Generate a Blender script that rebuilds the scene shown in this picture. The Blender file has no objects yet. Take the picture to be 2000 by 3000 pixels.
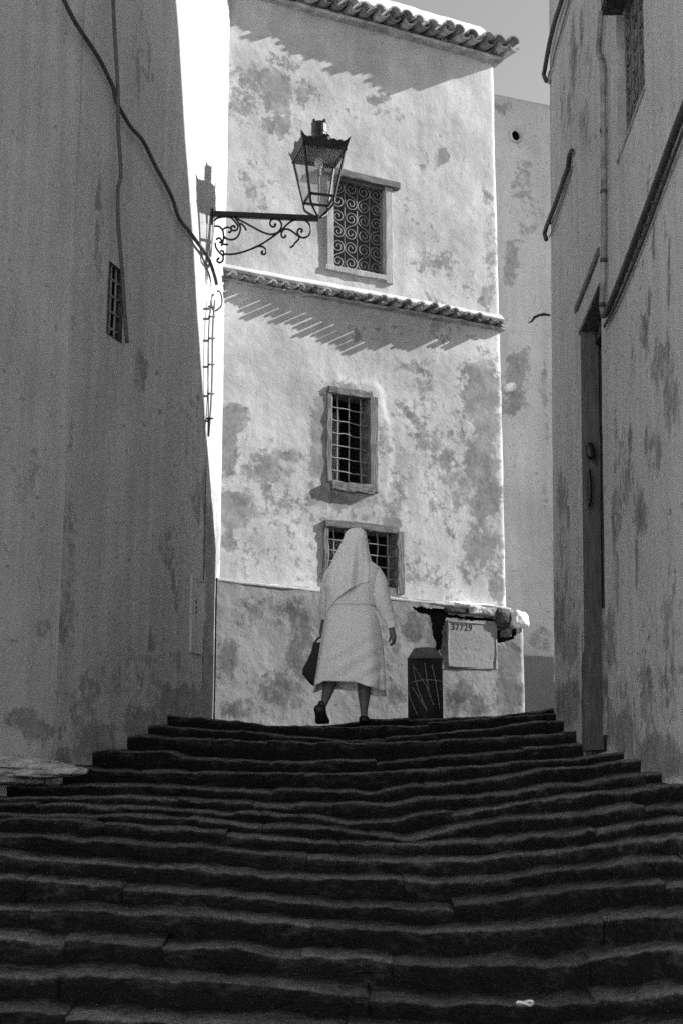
import bpy, bmesh, math, random
import numpy as np
from mathutils import Vector

random.seed(7)
rng = np.random.default_rng(7)
scene = bpy.context.scene
COL = scene.collection
EZ = 1.9                      # eye height above the lowest ground
PITCH = math.radians(12.1624)
F = 3000 * 50 / 36.0          # focal length in photo pixels (50 mm on 24x36)

# ------------------------------------------------------------------ camera
cam_d = bpy.data.cameras.new('camera')
cam_d.sensor_fit = 'VERTICAL'
cam_d.sensor_height = 36.0
cam_d.sensor_width = 24.0
cam_d.lens = 50.0
cam_d.clip_start = 0.05
cam_d.clip_end = 3000
cam_d.dof.use_dof = True
cam_d.dof.focus_distance = 12.0
cam_d.dof.aperture_fstop = 5.6
cam = bpy.data.objects.new('camera', cam_d)
cam.location = (0, 0, EZ)
cam.rotation_euler = (math.pi / 2 + PITCH, 0, 0)
COL.objects.link(cam)
scene.camera = cam
scene.render.resolution_x, scene.render.resolution_y = 682, 1024

# ------------------------------------------------------------------ light
SUN = np.array([1.299, 0.292, 0.73])
SUN = SUN / np.linalg.norm(SUN)
sun_el = math.asin(SUN[2])
w = bpy.data.worlds.new('World')
scene.world = w
w.use_nodes = True
nt = w.node_tree
bg = nt.nodes['Background']
sky = nt.nodes.new('ShaderNodeTexSky')
sky.sky_type = 'NISHITA'
sky.sun_disc = False
sky.sun_elevation = sun_el
sky.sun_rotation = math.atan2(SUN[0], SUN[1])
sky.dust_density = 0.6
bw = nt.nodes.new('ShaderNodeRGBToBW')      # black and white film
nt.links.new(sky.outputs[0], bw.inputs[0])
nt.links.new(bw.outputs[0], bg.inputs[0])
bg.inputs[1].default_value = 0.10
sl = bpy.data.lights.new('sun', 'SUN')
sl.energy = 4.6
sl.angle = math.radians(0.5)
sun = bpy.data.objects.new('sun', sl)
sun.rotation_euler = Vector(SUN).to_track_quat('Z', 'Y').to_euler()
sun.location = (6, 12, 14)
COL.objects.link(sun)
vs = scene.view_settings
vs.view_transform = 'Standard'
vs.look = 'None'
vs.exposure = 1.15
vs.gamma = 1.0
vs.use_curve_mapping = False
scene.cycles.use_denoising = False      # the photograph is grainy film
scene.cycles.use_adaptive_sampling = False
scene.cycles.use_guiding = True
scene.cycles.sample_clamp_indirect = 2.5
scene.cycles.caustics_reflective = False
scene.cycles.caustics_refractive = False
scene.cycles.max_bounces = 8
scene.cycles.diffuse_bounces = 5

# ------------------------------------------------------------------ geometry of the place
CAMP = np.array([0, 0, EZ])
_c, _s = math.cos(PITCH), math.sin(PITCH)
K = 2000 / 1568.0


def ray(x, y):
    """direction (scaled to one metre of depth) of a point of the photo, 2000 x 3000 px"""
    dx = (x - 1000) / F
    dy = (1500 - y) / F
    d = np.array([dx, _c - dy * _s, _s + dy * _c])
    return d / d[1]


def at(x, y, Y):
    return CAMP + ray(x, y) * Y


def project(P):
    P = np.asarray(P, float) - CAMP
    fy = P[..., 1] * _c + P[..., 2] * _s
    fz = -P[..., 1] * _s + P[..., 2] * _c
    return 1000 + F * P[..., 0] / fy, 1500 - F * fz / fy


def _hash(ix, iy, iz):
    h = (ix * 374761393 + iy * 668265263 + iz * 1274126177) & 0xFFFFFFFF
    h = ((h ^ (h >> 13)) * 1274126177) & 0xFFFFFFFF
    return ((h ^ (h >> 16)) & 0xFFFF) / 65535.0


def vnoise(p):
    p = np.asarray(p, float)
    i = np.floor(p).astype(np.int64)
    f = p - i
    f = f * f * (3 - 2 * f)
    r = 0
    for a in (0, 1):
        for b in (0, 1):
            for c in (0, 1):
                wgt = (f[..., 0] if a else 1 - f[..., 0]) * (f[..., 1] if b else 1 - f[..., 1]) * (f[..., 2] if c else 1 - f[..., 2])
                r = r + wgt * _hash(i[..., 0] + a, i[..., 1] + b, i[..., 2] + c)
    return r


def fbm(p, octs=4):
    p = np.asarray(p, float)
    r, a, t = 0, 1.0, 0
    for k in range(octs):
        r = r + a * vnoise(p * 2 ** k + 17.3 * k)
        t += a
        a *= 0.5
    return r / t * 2 - 1


class Wall:
    """upright patch from A to B; a lean moves the top line"""

    def __init__(self, A, B, lean=(0, 0), side=1, z0=0.0, z1=10.0):
        self.A, self.B = np.array(A, float), np.array(B, float)
        self.lean = np.array(lean, float)
        d = self.B - self.A
        self.L = np.linalg.norm(d)
        self.u = d / self.L
        self.n = np.array([self.u[1], -self.u[0], 0]) * side
        self.u3 = np.array([self.u[0], self.u[1], 0])
        self.z0, self.z1 = z0, z1

    def pos(self, s, z, o=0.0):
        s, z, o = np.broadcast_arrays(np.asarray(s, float), np.asarray(z, float), np.asarray(o, float))
        k = (z - self.z0)[..., None]
        xy = self.A + self.u * s[..., None] + self.lean * k + self.n[:2] * o[..., None]
        return np.concatenate([xy, z[..., None]], -1)

    def hit(self, x, y, o=0.0):
        r = ray(x, y)
        lz = np.array([self.lean[0], self.lean[1], 1.0])
        M = np.array([self.u3, lz, -r]).T
        base = np.array([self.A[0], self.A[1], 0.0]) - self.lean[0] * self.z0 * np.array([1, 0, 0]) - self.lean[1] * self.z0 * np.array([0, 1, 0]) + self.n * o
        s, z, t = np.linalg.solve(M, CAMP - base)
        return s, z

    def hit8(self, x, y, o=0.0):
        return self.hit(x * K, y * K, o)

    def px(self, x, y, o=0.0):
        s, z = self.hit8(x, y)
        return self.pos(s, z, o)


# ------------------------------------------------------------------ materials
def nodes_of(name):
    m = bpy.data.materials.new(name)
    m.use_nodes = True
    t = m.node_tree
    return m, t, t.nodes['Principled BSDF']


def N(t, kind, **kw):
    n = t.nodes.new(kind)
    for k, v in kw.items():
        setattr(n, k, v)
    return n


def noise_node(t, scale, detail=5, rough=0.55, stretch=None, coord='Object'):
    tc = N(t, 'ShaderNodeTexCoord')
    mp = N(t, 'ShaderNodeMapping')
    if stretch:
        mp.inputs['Scale'].default_value = stretch
    t.links.new(tc.outputs[coord], mp.inputs[0])
    n = N(t, 'ShaderNodeTexNoise')
    n.inputs['Scale'].default_value = scale
    n.inputs['Detail'].default_value = detail
    n.inputs['Roughness'].default_value = rough
    t.links.new(mp.outputs[0], n.inputs['Vector'])
    return n.outputs[0]


def math_node(t, op, a, b=None, clamp=False):
    n = N(t, 'ShaderNodeMath', operation=op)
    n.use_clamp = clamp
    for i, v in enumerate((a, b)):
        if v is None:
            continue
        if isinstance(v, (int, float)):
            n.inputs[i].default_value = v
        else:
            t.links.new(v, n.inputs[i])
    return n.outputs[0]


def maprange(t, v, a, b, c, d, smooth=False):
    n = N(t, 'ShaderNodeMapRange')
    if smooth:
        n.interpolation_type = 'SMOOTHSTEP'
    t.links.new(v, n.inputs[0])
    for i, x in enumerate((a, b, c, d)):
        n.inputs[i + 1].default_value = x
    return n.outputs[0]


def grey_to(t, val, sock):
    c = N(t, 'ShaderNodeCombineColor')
    for i in range(3):
        t.links.new(val, c.inputs[i])
    t.links.new(c.outputs[0], sock)


def bump_to(t, b, heights):
    prev = None
    for h, dist, st in heights:
        n = N(t, 'ShaderNodeBump')
        n.inputs['Strength'].default_value = st
        n.inputs['Distance'].default_value = dist
        t.links.new(h, n.inputs['Height'])
        if prev:
            t.links.new(prev, n.inputs['Normal'])
        prev = n.outputs[0]
    t.links.new(prev, b.inputs['Normal'])


def simple(name, g, rough=0.7, var=0.25, scale=12, bump=0.004, bscale=40, spec=0.3, stretch=None, metallic=0):
    m, t, b = nodes_of(name)
    n = noise_node(t, scale, 6, 0.6, stretch)
    v = maprange(t, n, 0.3, 0.7, g * (1 - var), g * (1 + var))
    grey_to(t, v, b.inputs['Base Color'])
    b.inputs['Roughness'].default_value = rough
    b.inputs['Specular IOR Level'].default_value = spec
    b.inputs['Metallic'].default_value = metallic
    if bump:
        bump_to(t, b, [(noise_node(t, bscale, 5, 0.6, stretch), bump, 0.8)])
    return m


def plaster(name, light, dark, cloud=0.14, streak=0.0, fine=0.13, bump=0.010, edge=0.15, nscale=3.2, spots=0.0):
    m, t, b = nodes_of(name)
    a = N(t, 'ShaderNodeAttribute', attribute_name='stain_or_shade')
    n1 = noise_node(t, nscale, 12, 0.74)
    n2 = noise_node(t, 30, 6, 0.7)
    nb_ = noise_node(t, 11, 8, 0.7)
    q = math_node(t, 'ADD', a.outputs['Fac'], math_node(t, 'MULTIPLY', math_node(t, 'SUBTRACT', n1, 0.5), 1.9))
    q = math_node(t, 'ADD', q, math_node(t, 'MULTIPLY', math_node(t, 'SUBTRACT', nb_, 0.5), 1.5))
    q = math_node(t, 'ADD', q, math_node(t, 'MULTIPLY', math_node(t, 'SUBTRACT', n2, 0.5), 0.6))
    f = maprange(t, q, 0.56 - edge, 0.56 + edge, 0, 1, True)
    # the stain itself is uneven: bare render here, faded wash there
    n7 = noise_node(t, 4.5, 7, 0.7)
    f = math_node(t, 'MULTIPLY', f, maprange(t, n7, 0.32, 0.62, 0.45, 1.0))
    n3 = noise_node(t, 1.6, 8, 0.66)
    lv = maprange(t, n3, 0.3, 0.7, light * (1 - cloud), light * (1 + cloud * 0.6))
    n4 = noise_node(t, 70, 6, 0.8)
    fv = maprange(t, n4, 0.3, 0.7, 1 - fine, 1 + fine)
    lv = math_node(t, 'MULTIPLY', lv, fv)
    if streak:
        n5 = noise_node(t, 9, 5, 0.65, (1, 1, 0.06))
        lv = math_node(t, 'MULTIPLY', lv, maprange(t, n5, 0.35, 0.7, 1 + streak * 0.5, 1 - streak))
    if spots:
        n6 = noise_node(t, 17, 3, 0.5)
        lv = math_node(t, 'MULTIPLY', lv, maprange(t, n6, 0.64, 0.72, 1, 1 - spots, True))
    dv = math_node(t, 'MULTIPLY', maprange(t, n2, 0.3, 0.7, dark * 0.85, dark * 1.15), fv)
    mx = N(t, 'ShaderNodeMix')
    t.links.new(f, mx.inputs[0])
    t.links.new(lv, mx.inputs[2])
    t.links.new(dv, mx.inputs[3])
    grey_to(t, mx.outputs[0], b.inputs['Base Color'])
    b.inputs['Roughness'].default_value = 0.92
    b.inputs['Specular IOR Level'].default_value = 0.15
    h2 = noise_node(t, 14, 9, 0.66)
    bump_to(t, b, [(f, 0.003, -0.5), (h2, bump, 0.7)])
    return m


M = {}
M['facade'] = plaster('facade_plaster', 0.50, 0.17, cloud=0.32, streak=0.10, bump=0.008)
M['plinth'] = plaster('plinth_plaster', 0.27, 0.10, cloud=0.25, bump=0.011, spots=0.5)
M['left'] = plaster('left_house_limewash', 0.48, 0.22, cloud=0.12, streak=0.16, bump=0.009, spots=0.35)
M['right'] = plaster('right_house_limewash', 0.47, 0.16, cloud=0.14, streak=0.18, bump=0.010, spots=0.55)
M['right_reveal'] = simple('grey_reveal_plaster', 0.30, 0.9, 0.25, 8, 0.006, 30)
M['back'] = plaster('back_house_plaster', 0.54, 0.26, cloud=0.2, streak=0.1, bump=0.010, spots=0.3)
M['dado'] = plaster('dado_paint', 0.22, 0.14, cloud=0.2)
M['limewash'] = simple('white_limewash', 0.78, 0.95, 0.12, 8, 0.03, 14)
M['stone'] = None
M['rubble'] = simple('rubble_stone', 0.20, 0.9, 0.6, 9, 0.03, 16)
M['dark_rubble'] = simple('blackish_rubble_stone', 0.055, 0.9, 0.6, 9, 0.03, 16)  # rubble in its darkest tone
M['pale_rubble'] = simple('pale_rubble_stone', 0.42, 0.9, 0.35, 9, 0.03, 16)
M['tile'] = simple('clay_tile', 0.20, 0.85, 0.5, 9, 0.006, 30)
M['tile_pale'] = simple('limed_clay_tile', 0.36, 0.85, 0.45, 9, 0.006, 30)
M['wood'] = simple('weathered_wood', 0.14, 0.8, 0.35, 14, 0.010, 22, stretch=(3, 3, 0.4))
M['wood_h'] = simple('weathered_wood_crosswise', 0.13, 0.8, 0.45, 14, 0.012, 22, stretch=(0.5, 0.5, 5))
M['wood_pale'] = simple('painted_wood', 0.34, 0.75, 0.18, 10, 0.004, 30, stretch=(3, 3, 0.4))
M['jamb'] = simple('old_dark_jamb', 0.085, 0.8, 0.35, 14, 0.010, 22, stretch=(3, 3, 0.4))
M['carved'] = simple('old_carved_wood', 0.06, 0.8, 0.5, 20, 0.012, 40)
M['door'] = simple('old_dark_door', 0.035, 0.6, 0.4, 12, 0.008, 26, stretch=(3, 3, 0.4))
M['iron'] = simple('black_iron', 0.012, 0.45, 0.3, 20, 0.002, 60, spec=0.4)
M['grille'] = simple('grey_painted_iron', 0.22, 0.6, 0.2, 20, 0.001, 60)
M['bar'] = simple('worn_iron_bar', 0.26, 0.6, 0.3, 25, 0.002, 60)
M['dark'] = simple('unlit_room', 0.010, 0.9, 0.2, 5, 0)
M['cable'] = simple('dark_cable', 0.055, 0.6, 0.3, 20, 0.003, 60)
M['cable_mid'] = simple('weathered_grey_cable', 0.10, 0.7, 0.3, 20, 0.003, 60)
M['cable_grey'] = simple('painted_cable', 0.22, 0.7, 0.3, 20, 0.003, 60)
M['pipe_dark'] = simple('grimy_grille_iron', 0.12, 0.6, 0.4, 20, 0.002, 60)
M['pipe'] = simple('painted_conduit', 0.20, 0.6, 0.45, 10, 0.003, 40)
M['coat'] = simple('white_cotton', 0.82, 0.9, 0.05, 3, 0.006, 9, spec=0.1)
M['veil'] = simple('white_veil_cloth', 0.90, 0.9, 0.03, 3, 0.004, 11, spec=0.1)
M['skin'] = simple('skin', 0.13, 0.55, 0.1, 10, 0.001, 60)
M['shoe'] = simple('black_leather', 0.012, 0.5, 0.2, 10, 0.001, 60)
M['bag'] = None
M['bollard'] = simple('dark_painted_bollard', 0.012, 0.75, 0.35, 10, 0.006, 30)
M['bollard_cap'] = simple('worn_bollard_cap', 0.10, 0.85, 0.4, 10, 0.008, 30)
M['chalk'] = simple('pale_scratch', 0.30, 0.9, 0.4, 30, 0)
M['ink'] = simple('black_stencil_paint', 0.008, 0.9, 0.4, 40, 0)
M['bulb'] = simple('clouded_bulb_glass', 0.55, 0.3, 0.05, 4, 0)
M['paper'] = simple('crumpled_paper', 0.6, 0.9, 0.2, 30, 0.004, 60)
M['ground'] = simple('dark_ground', 0.07, 0.95, 0.4, 4, 0.02, 20)
M['paving'] = simple('pale_paving', 0.34, 0.9, 0.2, 2, 0.01, 20)
M['star'] = simple('bright_star_cutout', 0.75, 0.8, 0.1, 4, 0)


def stone_mat():
    m, t, b = nodes_of('worn_step_stone')
    big = noise_node(t, 2.6, 6, 0.62)
    fine = noise_node(t, 40, 6, 0.7)
    v = maprange(t, big, 0.3, 0.72, 0.022, 0.060)
    v = math_node(t, 'MULTIPLY', v, maprange(t, fine, 0.3, 0.7, 0.4, 1.6))
    # treads pale and risers near black: light from above painted over wear and grime
    wr = N(t, 'ShaderNodeAttribute', attribute_name='stain_or_shade')
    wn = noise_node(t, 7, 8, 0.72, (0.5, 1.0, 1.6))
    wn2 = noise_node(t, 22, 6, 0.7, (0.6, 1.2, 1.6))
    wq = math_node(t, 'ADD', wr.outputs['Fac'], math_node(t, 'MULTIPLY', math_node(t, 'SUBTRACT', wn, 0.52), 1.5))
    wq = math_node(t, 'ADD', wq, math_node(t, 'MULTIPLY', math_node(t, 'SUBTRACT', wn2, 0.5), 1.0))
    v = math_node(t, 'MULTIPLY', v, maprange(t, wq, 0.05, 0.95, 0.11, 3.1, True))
    oi = N(t, 'ShaderNodeObjectInfo')
    v = math_node(t, 'MULTIPLY', v, maprange(t, oi.outputs['Random'], 0, 1, 0.8, 1.25))
    grey_to(t, v, b.inputs['Base Color'])
    b.inputs['Roughness'].default_value = 0.6
    b.inputs['Specular IOR Level'].default_value = 0.25
    lay = noise_node(t, 14, 6, 0.65, (0.35, 0.6, 3.0))
    bump_to(t, b, [(lay, 0.07, 1.0), (wn2, 0.03, 1.0), (fine, 0.012, 1.0)])
    return m


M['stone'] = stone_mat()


def bag_mat():
    m, t, b = nodes_of('dark_woven_bag')
    wv = N(t, 'ShaderNodeTexWave')
    wv.bands_direction = 'Z'
    wv.inputs['Scale'].default_value = 22
    wv.inputs['Distortion'].default_value = 1.5
    tc = N(t, 'ShaderNodeTexCoord')
    t.links.new(tc.outputs['Object'], wv.inputs[0])
    v = maprange(t, wv.outputs['Fac'], 0, 1, 0.010, 0.032)
    grey_to(t, v, b.inputs['Base Color'])
    b.inputs['Roughness'].default_value = 0.8
    bump_to(t, b, [(wv.outputs['Fac'], 0.006, 0.8)])
    return m


M['bag'] = bag_mat()


def glass_mat():
    m, t, b = nodes_of('dusty_lamp_glass')
    out = t.nodes['Material Output']
    tr = N(t, 'ShaderNodeBsdfTransparent')
    tr.inputs[0].default_value = (0.93, 0.93, 0.93, 1)
    b.inputs['Base Color'].default_value = (0.75, 0.75, 0.75, 1)
    b.inputs['Roughness'].default_value = 0.15
    mx = N(t, 'ShaderNodeMixShader')
    n = noise_node(t, 6, 4, 0.6)
    t.links.new(maprange(t, n, 0.3, 0.7, 0.02, 0.08), mx.inputs[0])
    t.links.new(tr.outputs[0], mx.inputs[1])
    t.links.new(b.outputs[0], mx.inputs[2])
    t.links.new(mx.outputs[0], out.inputs['Surface'])
    return m


M['glass'] = glass_mat()


# ------------------------------------------------------------------ object helpers
def link(name, verts, faces, mat, parent=None, smooth=True, attr=None, mesh=None):
    if mesh is None:
        me = bpy.data.meshes.new(name)
        me.from_pydata([tuple(map(float, v)) for v in verts], [], [tuple(map(int, f)) for f in faces])
        if smooth:
            me.polygons.foreach_set('use_smooth', [True] * len(me.polygons))
        if attr is not None:
            at_ = me.attributes.new('stain_or_shade', 'FLOAT', 'POINT')
            at_.data.foreach_set('value', np.asarray(attr, np.float32))
        me.materials.append(mat)
        me.update()
    else:
        me = mesh
    o = bpy.data.objects.new(name, me)
    COL.objects.link(o)
    if parent is not None:
        o.parent = parent
        o.matrix_parent_inverse = parent_inv(parent)
    return o


def parent_inv(p):
    # world = own coordinates, wherever the parent's origin stands
    mat = p.matrix_basis.copy()
    q = p
    while q.parent is not None:
        q = q.parent
        mat = q.matrix_basis @ mat if q.parent is None else mat
    return p_world(p).inverted()


def p_world(p):
    if p.parent is None:
        return p.matrix_basis.copy()
    return p_world(p.parent) @ p.matrix_parent_inverse @ p.matrix_basis


def thing(name, loc, label, cat, group=None):
    o = bpy.data.objects.new(name, None)
    o.empty_display_size = 0.2
    o.location = tuple(map(float, loc))
    COL.objects.link(o)
    o['label'] = label
    o['category'] = cat
    if group:
        o['group'] = group
    return o


def tag(o, label, cat, group=None):
    o['label'] = label
    o['category'] = cat
    if group:
        o['group'] = group
    return o


def structure(o):
    o['kind'] = 'structure'
    return o


def smooth_line(pts, n=8):
    """Catmull-Rom through the points"""
    p = np.asarray(pts, float)
    if len(p) < 3:
        return p
    p = np.vstack([2 * p[0] - p[1], p, 2 * p[-1] - p[-2]])
    out = []
    for i in range(1, len(p) - 2):
        for k in range(n):
            t = k / n
            a, b, c, d = p[i - 1], p[i], p[i + 1], p[i + 2]
            out.append(0.5 * (2 * b + (c - a) * t + (2 * a - 5 * b + 4 * c - d) * t * t + (3 * b - a - 3 * c + d) * t ** 3))
    out.append(p[-2])
    return np.array(out)


def tube_geo(pts, r, sides=8, flat=1.0):
    p = np.asarray(pts, float)
    n = len(p)
    r = np.broadcast_to(np.asarray(r, float), (n,))
    tan = np.gradient(p, axis=0)
    tan /= np.linalg.norm(tan, axis=1)[:, None] + 1e-12
    ref = np.array([0, 0, 1.0]) if abs(tan[0][2]) < 0.9 else np.array([1.0, 0, 0])
    nx = np.cross(tan[0], ref)
    nx /= np.linalg.norm(nx)
    V, Fc = [], []
    for i in range(n):
        nx = nx - tan[i] * np.dot(nx, tan[i])
        nx /= np.linalg.norm(nx) + 1e-12
        ny = np.cross(tan[i], nx)
        for k in range(sides):
            a = 2 * math.pi * k / sides
            V.append(p[i] + r[i] * (nx * math.cos(a) + ny * math.sin(a) * flat))
    for i in range(n - 1):
        for k in range(sides):
            k2 = (k + 1) % sides
            Fc.append((i * sides + k, i * sides + k2, (i + 1) * sides + k2, (i + 1) * sides + k))
    Fc.append(tuple(range(sides))[::-1])
    Fc.append(tuple((n - 1) * sides + k for k in range(sides)))
    return V, Fc


def tube(name, pts, r, mat, parent=None, sides=8, n=0):
    if n:
        pts = smooth_line(pts, n)
    V, Fc = tube_geo(pts, r, sides)
    return link(name, V, Fc, mat, parent)


class Geo:
    def __init__(self):
        self.V, self.F = [], []

    def add(self, V, Fc):
        b = len(self.V)
        self.V += [tuple(v) for v in V]
        self.F += [tuple(i + b for i in f) for f in Fc]

    def tube(self, pts, r, sides=8, n=0):
        if n:
            pts = smooth_line(pts, n)
        self.add(*tube_geo(pts, r, sides))

    def box(self, c8):
        self.add(c8, [(0, 1, 2, 3), (7, 6, 5, 4), (0, 4, 5, 1), (1, 5, 6, 2), (2, 6, 7, 3), (3, 7, 4, 0)])

    def link(self, name, mat, parent=None, smooth=False):
        return link(name, self.V, self.F, mat, parent, smooth)


def grid_faces(nu, nv, skip=None):
    Fc = []
    for j in range(nv - 1):
        for i in range(nu - 1):
            if skip is not None and skip[j, i]:
                continue
            a = j * nu + i
            Fc.append((a, a + 1, a + nu + 1, a + nu))
    return Fc


def blobs(x, y, L):
    """soft ellipses (photo px at 1568 width): the places where stains lie on a wall"""
    r = np.zeros_like(x)
    for cx, cy, rx, ry, amt in L:
        d = np.sqrt(((x - cx) / rx) ** 2 + ((y - cy) / ry) ** 2)
        r = np.maximum(r, amt * np.clip(1.5 - d, 0, 1))
    return r


def wall_mesh(name, W, s0, s1, z0, z1, mat, parent, step=0.03, holes=(), stains=(), amp=0.008, ofs=None, mask=None, flip=False, fscale=1.6, base=0.0):
    s = np.arange(s0, s1 + step * 0.5, step)
    z = np.arange(z0, z1 + step * 0.5, step)
    s = np.unique(np.round(np.concatenate([s, [s0, s1]] + [[h[0], h[1]] for h in holes]), 4))
    z = np.unique(np.round(np.concatenate([z, [z0, z1]] + [[h[2], h[3]] for h in holes]), 4))
    S, Z = np.meshgrid(s, z)
    P0 = W.pos(S, Z)
    o = amp * fbm(P0 * fscale, 4) * 1.6 + amp * 0.25 * fbm(P0 * 11, 2)
    if ofs is not None:
        o = o + ofs(S, Z)
    P = W.pos(S, Z, o)
    px, py = project(P)
    st = base + 0.06 + 0.82 * blobs(px / K, py / K, stains) if len(stains) else np.full(S.shape, base)
    sc = (s[:-1] + s[1:]) / 2
    zc = (z[:-1] + z[1:]) / 2
    skip = np.zeros((len(z) - 1, len(s) - 1), bool)
    for h in holes:
        skip |= ((zc > h[2]) & (zc < h[3]))[:, None] & ((sc > h[0]) & (sc < h[1]))[None, :]
    if mask is not None:
        SC, ZC = np.meshgrid(sc, zc)
        skip |= mask(SC, ZC)
    Fc = grid_faces(len(s), len(z), skip)
    if flip:
        Fc = [f[::-1] for f in Fc]
    return link(name, P.reshape(-1, 3), Fc, mat, parent, True, st.reshape(-1))


def slab_geo(W, s0, s1, z0, z1, o0, o1, seg=6, rough=0.0, axis=None):
    """board fixed to a wall, with slightly uneven edges"""
    if axis is None:
        axis = 's' if (s1 - s0) > (z1 - z0) else 'z'
    V, Fc = [], []
    e = min(0.006, (o1 - o0) * 0.3)
    for i in range(seg + 1):
        t = i / seg
        if axis == 's':
            s = s0 + (s1 - s0) * t
            ring = [(s, z0, o0), (s, z0, o1 - e), (s, z0 + e, o1), (s, z1 - e, o1), (s, z1, o1 - e), (s, z1, o0)]
        else:
            z = z0 + (z1 - z0) * t
            ring = [(s0, z, o0), (s0, z, o1 - e), (s0 + e, z, o1), (s1 - e, z, o1), (s1, z, o1 - e), (s1, z, o0)]
        for (a, b, c) in ring:
            V.append(W.pos(a + rough * rng.normal(), b + rough * rng.normal(), c + rough * 0.6 * rng.normal()))
    m = 6
    for i in range(seg):
        for k in range(m):
            k2 = (k + 1) % m
            Fc.append((i * m + k, i * m + k2, (i + 1) * m + k2, (i + 1) * m + k))
    Fc.append(tuple(range(m))[::-1])
    Fc.append(tuple(seg * m + k for k in range(m)))
    return V, Fc


def slab(name, W, s0, s1, z0, z1, o0, o1, mat, parent, seg=6, rough=0.0, axis=None):
    V, Fc = slab_geo(W, s0, s1, z0, z1, o0, o1, seg, rough, axis)
    o = link(name, V, Fc, mat, parent, False)
    return o


def recess(name, W, s0, s1, z0, z1, depth, mat, parent, front=0.0):
    """reveal of an opening: four sides, and a dark room behind"""
    V = [W.pos(a, b, c) for c in (front, -depth) for (a, b) in ((s0, z0), (s1, z0), (s1, z1), (s0, z1))]
    Fc = [(0, 1, 5, 4), (1, 2, 6, 5), (2, 3, 7, 6), (3, 0, 4, 7)]
    return link(name, V, Fc, mat, parent, False)


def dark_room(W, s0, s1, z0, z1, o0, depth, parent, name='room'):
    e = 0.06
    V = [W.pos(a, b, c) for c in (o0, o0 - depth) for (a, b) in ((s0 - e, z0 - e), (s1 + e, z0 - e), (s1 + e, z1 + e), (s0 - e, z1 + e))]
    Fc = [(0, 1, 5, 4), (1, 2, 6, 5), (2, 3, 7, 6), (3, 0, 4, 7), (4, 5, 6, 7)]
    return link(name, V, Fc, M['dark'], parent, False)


def prism(name, poly, z0, z1, mat, parent=None):
    n = len(poly)
    V = [(x, y, z0) for x, y in poly] + [(x, y, z1) for x, y in poly]
    Fc = [tuple(range(n))[::-1], tuple(range(n, 2 * n))]
    for i in range(n):
        j = (i + 1) % n
        Fc.append((i, j, j + n, i + n))
    return link(name, V, Fc, mat, parent, False)


def rock(name, c, size, mat, parent, seed, sub=3, rough=0.22, rot=0.0):
    bm = bmesh.new()
    bmesh.ops.create_icosphere(bm, subdivisions=sub, radius=1.0)
    V = np.array([v.co[:] for v in bm.verts])
    Fc = [[v.index for v in f.verts] for f in bm.faces]
    bm.free()
    V = np.sign(V) * np.abs(V) ** 0.62
    V *= (1 + rough * fbm(V * 1.6 + seed * 3.1, 3))[:, None]
    V *= np.array(size)
    ca, sa = math.cos(rot), math.sin(rot)
    V = np.stack([V[:, 0] * ca - V[:, 1] * sa, V[:, 0] * sa + V[:, 1] * ca, V[:, 2]], -1)
    V += np.array(c)
    return link(name, V, Fc, mat, parent, sub != 3)


# ------------------------------------------------------------------ the walls of the place
th = math.radians(27)
FA = np.array([-1.099, 12.75])
FU = np.array([math.cos(th), math.sin(th)])
FL = 3.09
WF = Wall(FA, FA + FU * FL, side=1)                                   # the sunlit front of the end house
LC = np.array([-1.19, 12.2])                                          # far corner of the left house
LF = np.array([-1.935, 9.72])                                         # its fold
LN = np.array([-2.22, 9.15])
LN2 = np.array([-2.75, 7.9])
WL = Wall(LF, LC, side=1)
WL2 = Wall(LN, LF, side=1)
WL3 = Wall(LC, (-1.085, 12.86), side=1)
RC = np.array([1.722, 11.6])
RB = np.array([1.565, 4.9])
LEANR = (0.0243, 0.0)
WR = Wall(RC, RB, lean=LEANR, side=1, z0=0.9 + EZ)
# normals towards the street
for W_, sgn in ((WL, 1), (WL2, 1), (WL3, 1), (WR, -1), (WF, 1)):
    pass
if WR.n[0] > 0:
    WR.n = -WR.n
if WL.n[0] < 0:
    WL.n, WL2.n, WL3.n = -WL.n, -WL2.n, -WL3.n

ZT_L, ZT_R = 8.8 + EZ, 10.4 + EZ

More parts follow.
